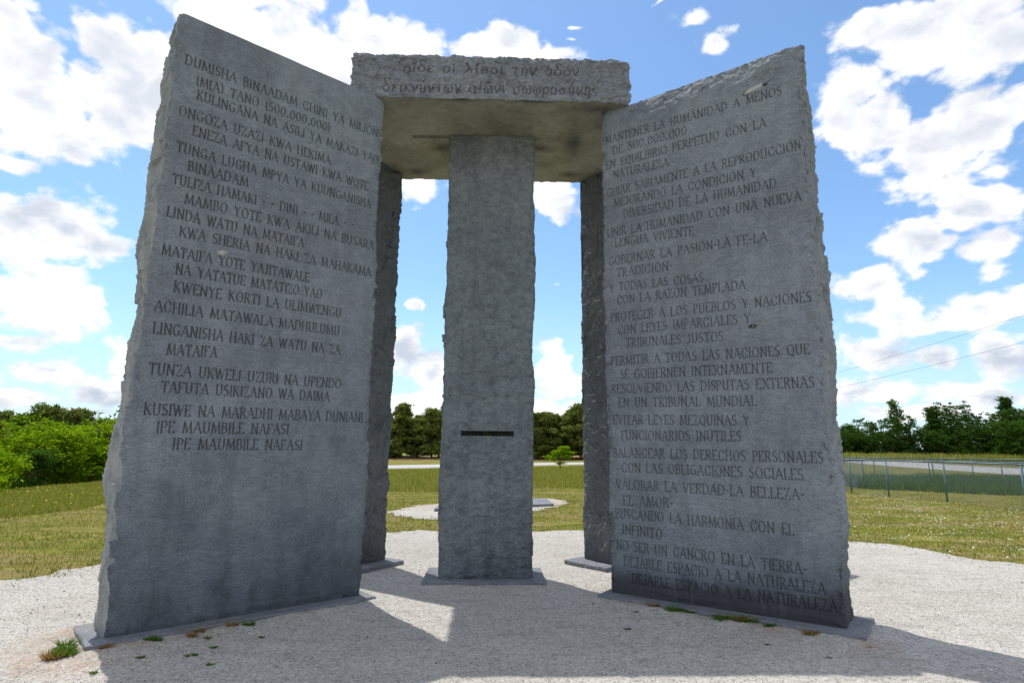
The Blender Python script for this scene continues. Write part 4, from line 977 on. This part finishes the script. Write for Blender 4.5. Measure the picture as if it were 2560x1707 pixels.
# hedge trees on the right beyond the road
right = [(56.0, 83, 5.0, 5.5, 'low rounded dark tree, first right of the Spanish slab', L_DARK), (58.6, 86, 5.6, 4.5, 'pale green low tree between two dark trees on the right', L_MID), (61.5, 83, 7.2, 7.2, 'broad dark green tree with a lighter crown, right of the Spanish slab', L_DARK),
         (64.8, 81, 6.8, 6.5, 'dark leafy tree under the thin loose-topped tree', L_DARK), (73.6, 83, 10.6, 8.4, 'tallest dark green tree on the right with gaps in its crown', L_DARK), (78.5, 82, 8.6, 8.0, 'dense dark green tree right of the tallest one', L_DARK),
         (82.0, 80, 9.8, 7.2, 'dark tree with a spiky top at the right edge', L_DARK), (88, 80, 7.6, 7.5, 'dark green tree at the far right edge of the view', L_DARK), (77.0, 77, 6.4, 7.0, 'yellow-green bushy tree in front of the tall dark trees on the right', L_MID), (70.4, 80, 6.2, 6.2, 'dark bushy tree left of the tallest tree on the right', L_DARK)]
for i, (x, y, h, w, lab, mt) in enumerate(right):
    w *= 1.22
    lob = rl(h, w, 13, .14, (.22, .34))+[(0, 0, h*.30, w*.42, w*.42, h*.26), (0, 0, h*.6, w*.27, w*.27, h*.22)]
    make_tree('broadleaf_tree', lab, 'tree', 'trees beyond the side road on the right', h, lob, 15000, 0.19, 0.40, 18, mt, .2, .6, .2, T3(x, y, -.2), i*.7, .35, 1.4)
lob = [(random.uniform(-1.3, 1.3)*(1.1-z/11), random.uniform(-.8, .8), z, .55, .55, .45) for z in np.linspace(5.0, 9.0, 17)]
make_tree('broadleaf_tree', 'thin loose-topped tree rising above the dark trees on the right', 'tree', None, 8.7, lob, 3200, 0.15, 0.34, 12, L_MID, .12, .3, .3, T3(65.2, 85), 0, .3, 1.6)
for (x, y, h, w, lab) in ((68.6, 81.5, 7.7, 4.4, 'pointed dark cedar with feathery tip, left of the tallest tree on the right'), (82.6, 84, 9.9, 4.6, 'pointed dark cedar behind the trees at the right edge')):
    lob = [((w*.5*(1.02-z/h))*math.cos(q_)*random.uniform(.3, .9), (w*.5*(1.02-z/h))*math.sin(q_)*random.uniform(.3, .9), z, w*.16+.1, w*.16+.1, .5) for z, q_ in zip(np.linspace(.4, h*.98, 42), np.random.default_rng(3).uniform(0, 6.28, 42))]
    make_tree('cedar_tree', lab, 'tree', None, h, lob, 8000, 0.17, 0.33, 16, L_DARK, .15, .3, .3, T3(x, y, -.1), 0, .2, 2.2)

# ------------------------------------------------------------------ grass: real blades
def blades(name, label, n_try, xr, yr, accept, hgt, wid, mat, lean=.5, zoff=0.0, dens=None):
    X = rng.uniform(*xr, n_try); Y = rng.uniform(*yr, n_try); m = accept(X, Y); X, Y = X[m], Y[m]; n = len(X)
    a = rng.uniform(0, 2*math.pi, n); hh = hgt*rng.uniform(.5, 1.3, n)*(1+0.35*fbm(X*.8, Y*.8, 3+0*X, 2)); ww = wid*rng.uniform(.6, 1.4, n)
    Z = terrain(X, Y)+zoff
    base = np.stack([X, Y, Z-.005], -1); sd_ = np.stack([np.cos(a), np.sin(a), 0*a], -1)*ww[:, None]*.5
    la = rng.uniform(0, 2*math.pi, n); tip = base+np.stack([np.cos(la)*lean*hh*rng.uniform(0, 1, n), np.sin(la)*lean*hh*rng.uniform(0, 1, n), hh], -1)
    v = np.stack([base-sd_, base+sd_, tip], 1).reshape(-1, 3)
    o = link(name, tri_mesh(name, v, mat)); tag(o, label, 'grass' if 'flower' not in name else 'flowers', kind='stuff'); return o
def in_gravel(X, Y): return inpoly(X, Y, loopA) | inpoly(X, Y, loopB)
def view_ok(X, Y):
    a = np.degrees(np.arctan2(X+.087, Y+6.56)); return (np.abs(a-3) < 50)
def lawn_acc(X, Y):
    d = np.hypot(X, Y+6.5); keep = rng.uniform(0, 1, len(X)) < np.clip(1.25-d/26, .12, 1)
    patch = fbm(X*.5, Y*.9, 0*X, 3) > -.55
    return view_ok(X, Y) & ~in_gravel(X, Y) & keep & patch & (X > -14.5)
blades('lawn_grass', 'short mown grass, green and straw coloured, round the gravel', 330000, (-15, 20), (-4, 17), lawn_acc, .045, .014, L_GRASS, 1.0)
def edge_acc(X, Y):
    f = 0.035; c0 = in_gravel(X, Y); 
    near = np.zeros(len(X), bool)
    for lp in (loopA, loopB):
        P_ = lp[::4]
        for k in range(0, len(X), 20000):
            dd = np.min(np.hypot(X[k:k+20000, None]-P_[None, :, 0], Y[k:k+20000, None]-P_[None, :, 1]), 1); near[k:k+20000] |= dd < rng.exponential(.11, len(dd))+.015
    return near & view_ok(X, Y)
blades('edge_grass', 'ragged low weeds and grass creeping over the rim of the gravel', 90000, (-6, 9), (-1.5, 11.5), edge_acc, .035, .012, L_GRASS, 1.2, 0.012)
yb_ = lambda X: 14.0+0.25*X+0.5*np.sin(X*.9)
def tall_acc(X, Y):
    k = (X > -7) & (X < 12) & (Y > yb_(X)) & (Y < 40+X*1.0)
    return k & view_ok(X, Y) & (rng.uniform(0, 1, len(X)) < np.clip(24/(Y+1), .25, 1))
blades('meadow_grass', 'taller green meadow grass between the mown lawn and the road', 150000, (-8, 13), (12, 52), tall_acc, .17, .026, L_TALL, .35)
def left_acc(X, Y): return (X < -8.9-0.12*(Y-5)+.4*np.sin(Y)) & (X > -17) & view_ok(X, Y) & (Y > 3)
blades('meadow_grass', 'unmown green grass with seed heads on the ridge at left', 120000, (-17, -8), (3, 22), left_acc, .115, .016, L_TALL, .5)
def fence_in(X, Y):
    dpt = (X+.087)*.05+(Y+6.56)*.9987
    return (X > 14.2) & (dpt > 21+1.2*np.sin(X)) & (dpt < 31) & (X < 40) & view_ok(X, Y)
blades('rank_grass', 'deep green rank grass beyond the wire fence', 80000, (13, 36), (8, 28), fence_in, .30, .040, L_TEAL, .5)
def verge(X, Y): return view_ok(X, Y)
blades('verge_grass', 'rough weedy verge at the foot of the dark trees', 26000, (44, 96), (72, 80), verge, .9, .14, L_TALL, .5)
# small flowers
m_white, t, b = newmat('clover_white'); b.inputs['Base Color'].default_value = (.75, .74, .68, 1)
m_yel, t, b = newmat('flower_yellow'); b.inputs['Base Color'].default_value = (.80, .62, .02, 1)
def dots(name, label, n, xr, yr, acc, z, s_, mat):
    X = rng.uniform(*xr, n); Y = rng.uniform(*yr, n); m = acc(X, Y); X, Y = X[m], Y[m]
    p = np.stack([X, Y, terrain(X, Y)+z*rng.uniform(.6, 1.2, len(X))], -1); p = np.repeat(p, 2, 0)
    o = link(name, tri_mesh(name, leaf_tris(p, s_, .8, 1.0), mat)); tag(o, label, 'flowers', kind='stuff')
dots('clover_flowers', 'tiny white clover flowers scattered over the lawn at right', 9000, (4, 14), (0, 13), lambda X, Y: ~in_gravel(X, Y) & (fbm(X*.7, Y*1.4, 8+0*X, 2) > -.1) & (X < 13.0) & view_ok(X, Y), .05, .018, m_white)
dots('clover_flowers', 'tiny white clover flowers in the strip of lawn behind the monument', 1500, (-3, 5), (4.3, 7), lambda X, Y: ~in_gravel(X, Y) & (fbm(X*.9, Y*1.4, 2+0*X, 2) > 0), .05, .016, m_white)
dots('yellow_flowers', 'small yellow wildflowers in the unmown grass at left', 420, (-14, -8.8), (5, 13), lambda X, Y: (fbm(X*.5, Y*.5, 4+0*X, 2) > -.1) & (X < -9.3), .15, .030, m_yel)

# loose stones on the gravel
m_peb, t, b = newmat('pebble'); gm = nd(t, 'ShaderNodeNewGeometry')
t.links.new(ramp(t, gm.outputs['Random Per Island'], [(0, (.10, .10, .10)), (.25, (.30, .29, .27)), (.6, (.52, .50, .46)), (1, (.74, .72, .68))]), b.inputs['Base Color']); b.inputs['Roughness'].default_value = .9
n = 26000
rr = rng.uniform(0.9, 6.8, n*2)**1.0; aa = rng.uniform(math.radians(-52), math.radians(56), n*2)
X = -.087+rr*np.sin(aa)*1.3; Y = -6.56+rr*np.cos(aa)*1.3; ok = point_in(loopA, X, Y); X, Y = X[ok][:n], Y[ok][:n]; n = len(X)
octv = np.array([(1, 0, 0), (0, 1, 0), (-1, 0, 0), (0, -1, 0), (0, 0, .7), (0, 0, -.5)], float)
octf = np.array([(0, 1, 4), (1, 2, 4), (2, 3, 4), (3, 0, 4), (1, 0, 5), (2, 1, 5), (3, 2, 5), (0, 3, 5)])
s_ = rng.uniform(.003, .0075, n)*(1+1.2*(rng.uniform(0, 1, n) > .985)); an = rng.uniform(0, 6.28, n); jj = rng.uniform(.6, 1.3, (n, 6, 1))
vv = octv[None]*jj*s_[:, None, None]; ca, sa = np.cos(an)[:, None], np.sin(an)[:, None]
vx = vv[..., 0]*ca-vv[..., 1]*sa*.7+X[:, None]; vy = vv[..., 0]*sa+vv[..., 1]*ca*.7+Y[:, None]; vz = vv[..., 2]+.0125+heap(X, Y)[:, None]
V = np.stack([vx, vy, vz], -1).reshape(-1, 3); Fc = (octf[None]+np.arange(n)[:, None, None]*6).reshape(-1, 3)
o = link('loose_gravel', mesh_np('loose_gravel', V, Fc, 3, [m_peb], False)); tag(o, 'loose grey and white gravel stones lying over the path', 'gravel', kind='stuff')

# weeds along the plates
def tuft(x, y, r, h, n, mat, label, name='weed_tuft', group=None, cat='weed'):
    a = rng.uniform(0, 6.28, n); rd = r*rng.uniform(0, 1, n)**.7; X = np.cos(a)*rd*1.4; Y = np.sin(a)*rd*.8
    aa_ = rng.uniform(0, 6.28, n); hh = h*rng.uniform(.4, 1.2, n); w_ = .0035+.004*rng.uniform(0, 1, n)
    base = np.stack([X, Y, 0*X], -1); sd_ = np.stack([np.cos(aa_), np.sin(aa_), 0*aa_], -1)*w_[:, None]
    tip = base+np.stack([np.cos(a)*hh*.9+rng.normal(0, .3, n)*hh, np.sin(a)*hh*.9+rng.normal(0, .3, n)*hh, hh], -1)
    o = link(name, tri_mesh(name, np.stack([base-sd_, base+sd_, tip], 1).reshape(-1, 3), mat), None, (x, y, .010+float(heap(np.array([x]), np.array([y]))[0]))); tag(o, label, cat, group); return o
tuft(-2.86, -2.06, .046, .030, 170, L_WEED, 'bright green weed tuft in the sun, lower left of the Swahili slab')
tuft(-2.80, -2.14, .05, .05, 160, L_WEED, 'small green weed beside the dry tuft near the lower left plate corner')
tuft(-2.86, -2.19, .035, .05, 160, L_DRY, 'dry orange-brown grass tuft by the lower left plate corner')
tuft(-2.93, -1.95, .035, .06, 60, L_WEED, 'thin upright green weed against the lower left plate corner')
for i, (x, y, g_) in enumerate([(-2.41, -1.60, 0), (-2.36, -1.66, 1), (-2.16, -1.45, 2), (-2.16, -1.62, 2), (-1.96, -1.38, 2), (-1.85, -1.39, 1), (-2.62, -1.90, 2)]):
    lab = ['mixed green and rusty weed, leftmost along the Swahili slab foot', 'green low weed along the foot of the Swahili slab', 'rusty brown low weed along the foot of the Swahili slab'][g_]
    y = -0.768+(x+1.081)*0.794-.035-.05*(i % 3)
    tuft(x, y, .030, .028, 80, [L_WEED, L_WEED, L_DRY][g_], lab, group=None if g_ == 0 else lab.replace('weed', 'weeds'))
for (x, y) in ((-2.31, -2.16), (-2.02, -2.13), (-1.98, -2.11), (-1.92, -1.96), (-2.04, -1.78), (-1.67, -1.74), (-1.80, -2.3), (-2.45, -2.42)):
    tuft(x, y, .016, .016, 40, L_WEED, 'tiny dark green sprout in the shaded gravel below the Swahili slab', group='tiny sprouts in the gravel below the Swahili slab')
for i, (x, y, r, g_) in enumerate([(1.47, -.93, .04, 1), (1.61, -1.03, .06, 0), (1.72, -1.10, .03, 0), (1.97, -1.30, .09, 0), (2.10, -1.38, .07, 0), (2.05, -1.37, .05, 1), (2.23, -1.47, .03, 0), (2.45, -1.68, .04, 1)]):
    lab = ['green weed growing along the plate edge below the Spanish slab', 'dry brownish weed along the plate edge below the Spanish slab'][g_]
    y = -0.704-(x-1.095)*0.784-.03-.03*(i % 2)
    tuft(x, y, r, .035, int(2600*r), [L_WEED, L_DRY][g_], lab, group=lab.replace('weed', 'weeds'))
for (x, y) in ((2.02, -2.01), (1.28, -1.15), (2.3, -2.3), (1.1, -1.6)):
    tuft(x, y, .016, .014, 36, L_WEED, 'tiny green sprout in the shaded gravel below the Spanish slab', group='tiny sprouts in the gravel below the Spanish slab')
lf = tuft(2.72, -2.13, .03, .006, 30, L_DRY, 'curled orange dead leaf on the shaded gravel at lower right', 'dead_leaf', cat='leaf')

# ------------------------------------------------------------------ chain link fences
m_galv, t, b = newmat('galvanised_steel'); oc = nd(t, 'ShaderNodeTexCoord').outputs['Object']
t.links.new(ramp(t, NOISE(t, oc, 12, 3), [(.3, (.10, .15, .175)), (.7, (.17, .235, .265))]), b.inputs['Base Color']); b.inputs['Metallic'].default_value = .35; b.inputs['Roughness'].default_value = .5
def fence(pts, h, label, posts=None, step=2.4, pr=.025, wire=.0028):
    root = bpy.data.objects.new('chain_link_fence', None); COL.objects.link(root); root.location = (pts[0][0], pts[0][1], 0); tag(root, label, 'fence', 'galvanised chain-link fences')
    O = np.array([pts[0][0], pts[0][1], 0.0]); mw = MB(); V = []; Fq = []; k = 0
    for a, b_ in zip(pts[:-1], pts[1:]):
        a = np.array(a, float); b_ = np.array(b_, float); L_ = np.linalg.norm(b_-a); d = (b_-a)/L_
        P3 = lambda s, z: np.array([*(a+d*s), z+float(terrain(*(a+d*s)))])-O
        mb = MB(); mb.tube(P3(0, h-.03), P3(L_, h-.03), .021, None, 8); mb.build('top_rail', m_galv, root)
        sp = .062; n = int((L_+h)/sp)
        for i in range(n):
            s0 = i*sp-h
            for sgn in (1, -1):
                sa_, sb_ = (s0, s0+h) if sgn > 0 else (s0+h, s0)
                za, zb = 0.03, h-.04
                # clip to the run
                def clipped(sa_, za, sb_, zb):
                    t0, t1 = 0.0, 1.0; ds = sb_-sa_
                    for lim, side in ((0, 1), (L_, -1)):
                        t_ = (lim-sa_)/ds
                        if (ds > 0) == (side > 0): t0 = max(t0, t_)
                        else: t1 = min(t1, t_)
                    return None if t1 <= t0 else (sa_+ds*t0, za+(zb-za)*t0, sa_+ds*t1, za+(zb-za)*t1)
                r_ = clipped(sa_, za, sb_, zb)
                if r_: mw.tube(P3(r_[0], r_[1]), P3(r_[2], r_[3]), wire, None, 3, False)
    o = mw.build('wire_mesh', m_galv, root); o['kind'] = 'stuff'
    for (x, y) in posts:
        mb = MB(); z0 = float(terrain(x, y)); p = np.array([x, y, z0])-O
        mb.tube(p+(0, 0, -.1), p+(0, 0, h), pr, None, 10); mb.tube(p+(0, 0, h), p+(0, 0, h+.035), pr*1.15, pr*.3, 10); mb.tube(p+(0, 0, h-.06), p+(0, 0, h-.02), pr*1.35, None, 10)
        mb.build('post', m_galv, root)
    return root
fence([(12.20, 14.6), (12.51, 11.75), (12.97, 9.99), (12.95, 7.5), (12.9, 4.6)], 1.13, 'galvanised chain-link fence nearest to the lawn at right, three posts in view', [(12.20, 14.6), (12.30, 13.30), (12.51, 11.75), (12.97, 9.99), (12.95, 7.5), (12.9, 4.6)])
fence([(12.20, 14.6), (14.76, 16.4), (17.35, 16.1), (18.49, 14.27), (20.2, 11.5), (21.6, 9.2)], 1.05, 'galvanised chain-link fence running behind the nearest one', [(14.76, 16.4), (17.35, 16.1), (18.49, 14.27), (20.2, 11.5), (21.6, 9.2)])
fence([(22, 31.5), (25.3, 26.7), (26.1, 24.6), (27.2, 21), (28.3, 17.5)], 1.05, 'farthest chain-link fence, small in front of the side road', [(22, 31.5), (23.7, 29.1), (25.3, 26.7), (26.1, 24.6), (27.2, 21), (28.3, 17.5)], wire=.003)

# ------------------------------------------------------------------ power line
m_wood, t, b = newmat('pole_wood'); b.inputs['Base Color'].default_value = (.10, .08, .065, 1); b.inputs['Roughness'].default_value = .9
m_wire, t, b = newmat('wire'); b.inputs['Base Color'].default_value = (.09, .10, .12, 1); b.inputs['Roughness'].default_value = .6
Q1 = np.array([32.7, 62.9]); Q0 = np.array([25.3, 20.6]); dd = (Q0-Q1)
polepos = [tuple(Q1-dd*0.02), tuple(Q1+dd*1.42)]
for (x, y), lab in zip(polepos, ('wooden utility pole hidden behind the Spanish slab', 'wooden utility pole beyond the right edge of the view')):
    e = bpy.data.objects.new('utility_pole', None); COL.objects.link(e); e.location = T3(x, y); tag(e, lab, 'utility pole')
    mb = MB(); mb.tube((0, 0, -.5), (0, 0, 8.6), .15, .10, 10); mb.build('post', m_wood, e)
    for z_ in (7.9, 6.7):
        mb = MB(); mb.tube((.1, 0, z_), (0.35, 0, z_), .05, None, 6); mb.build('bracket', m_wood, e)
for z_, lab in ((7.9, 'upper thin overhead wire crossing the sky at right'), (6.7, 'lower thin overhead wire crossing the sky at right')):
    mb = MB(); a = np.array([*polepos[0], z_]); b_ = np.array([*polepos[1], z_]); pr_ = a
    for i in range(1, 17):
        s_ = i/16; p = a+(b_-a)*s_-np.array([0, 0, 0.35*4*s_*(1-s_)]); mb.tube(pr_, p, .0075, None, 5, False); pr_ = p
    o = mb.build('overhead_wire', m_wire); tag(o, lab, 'wire', 'overhead wires')
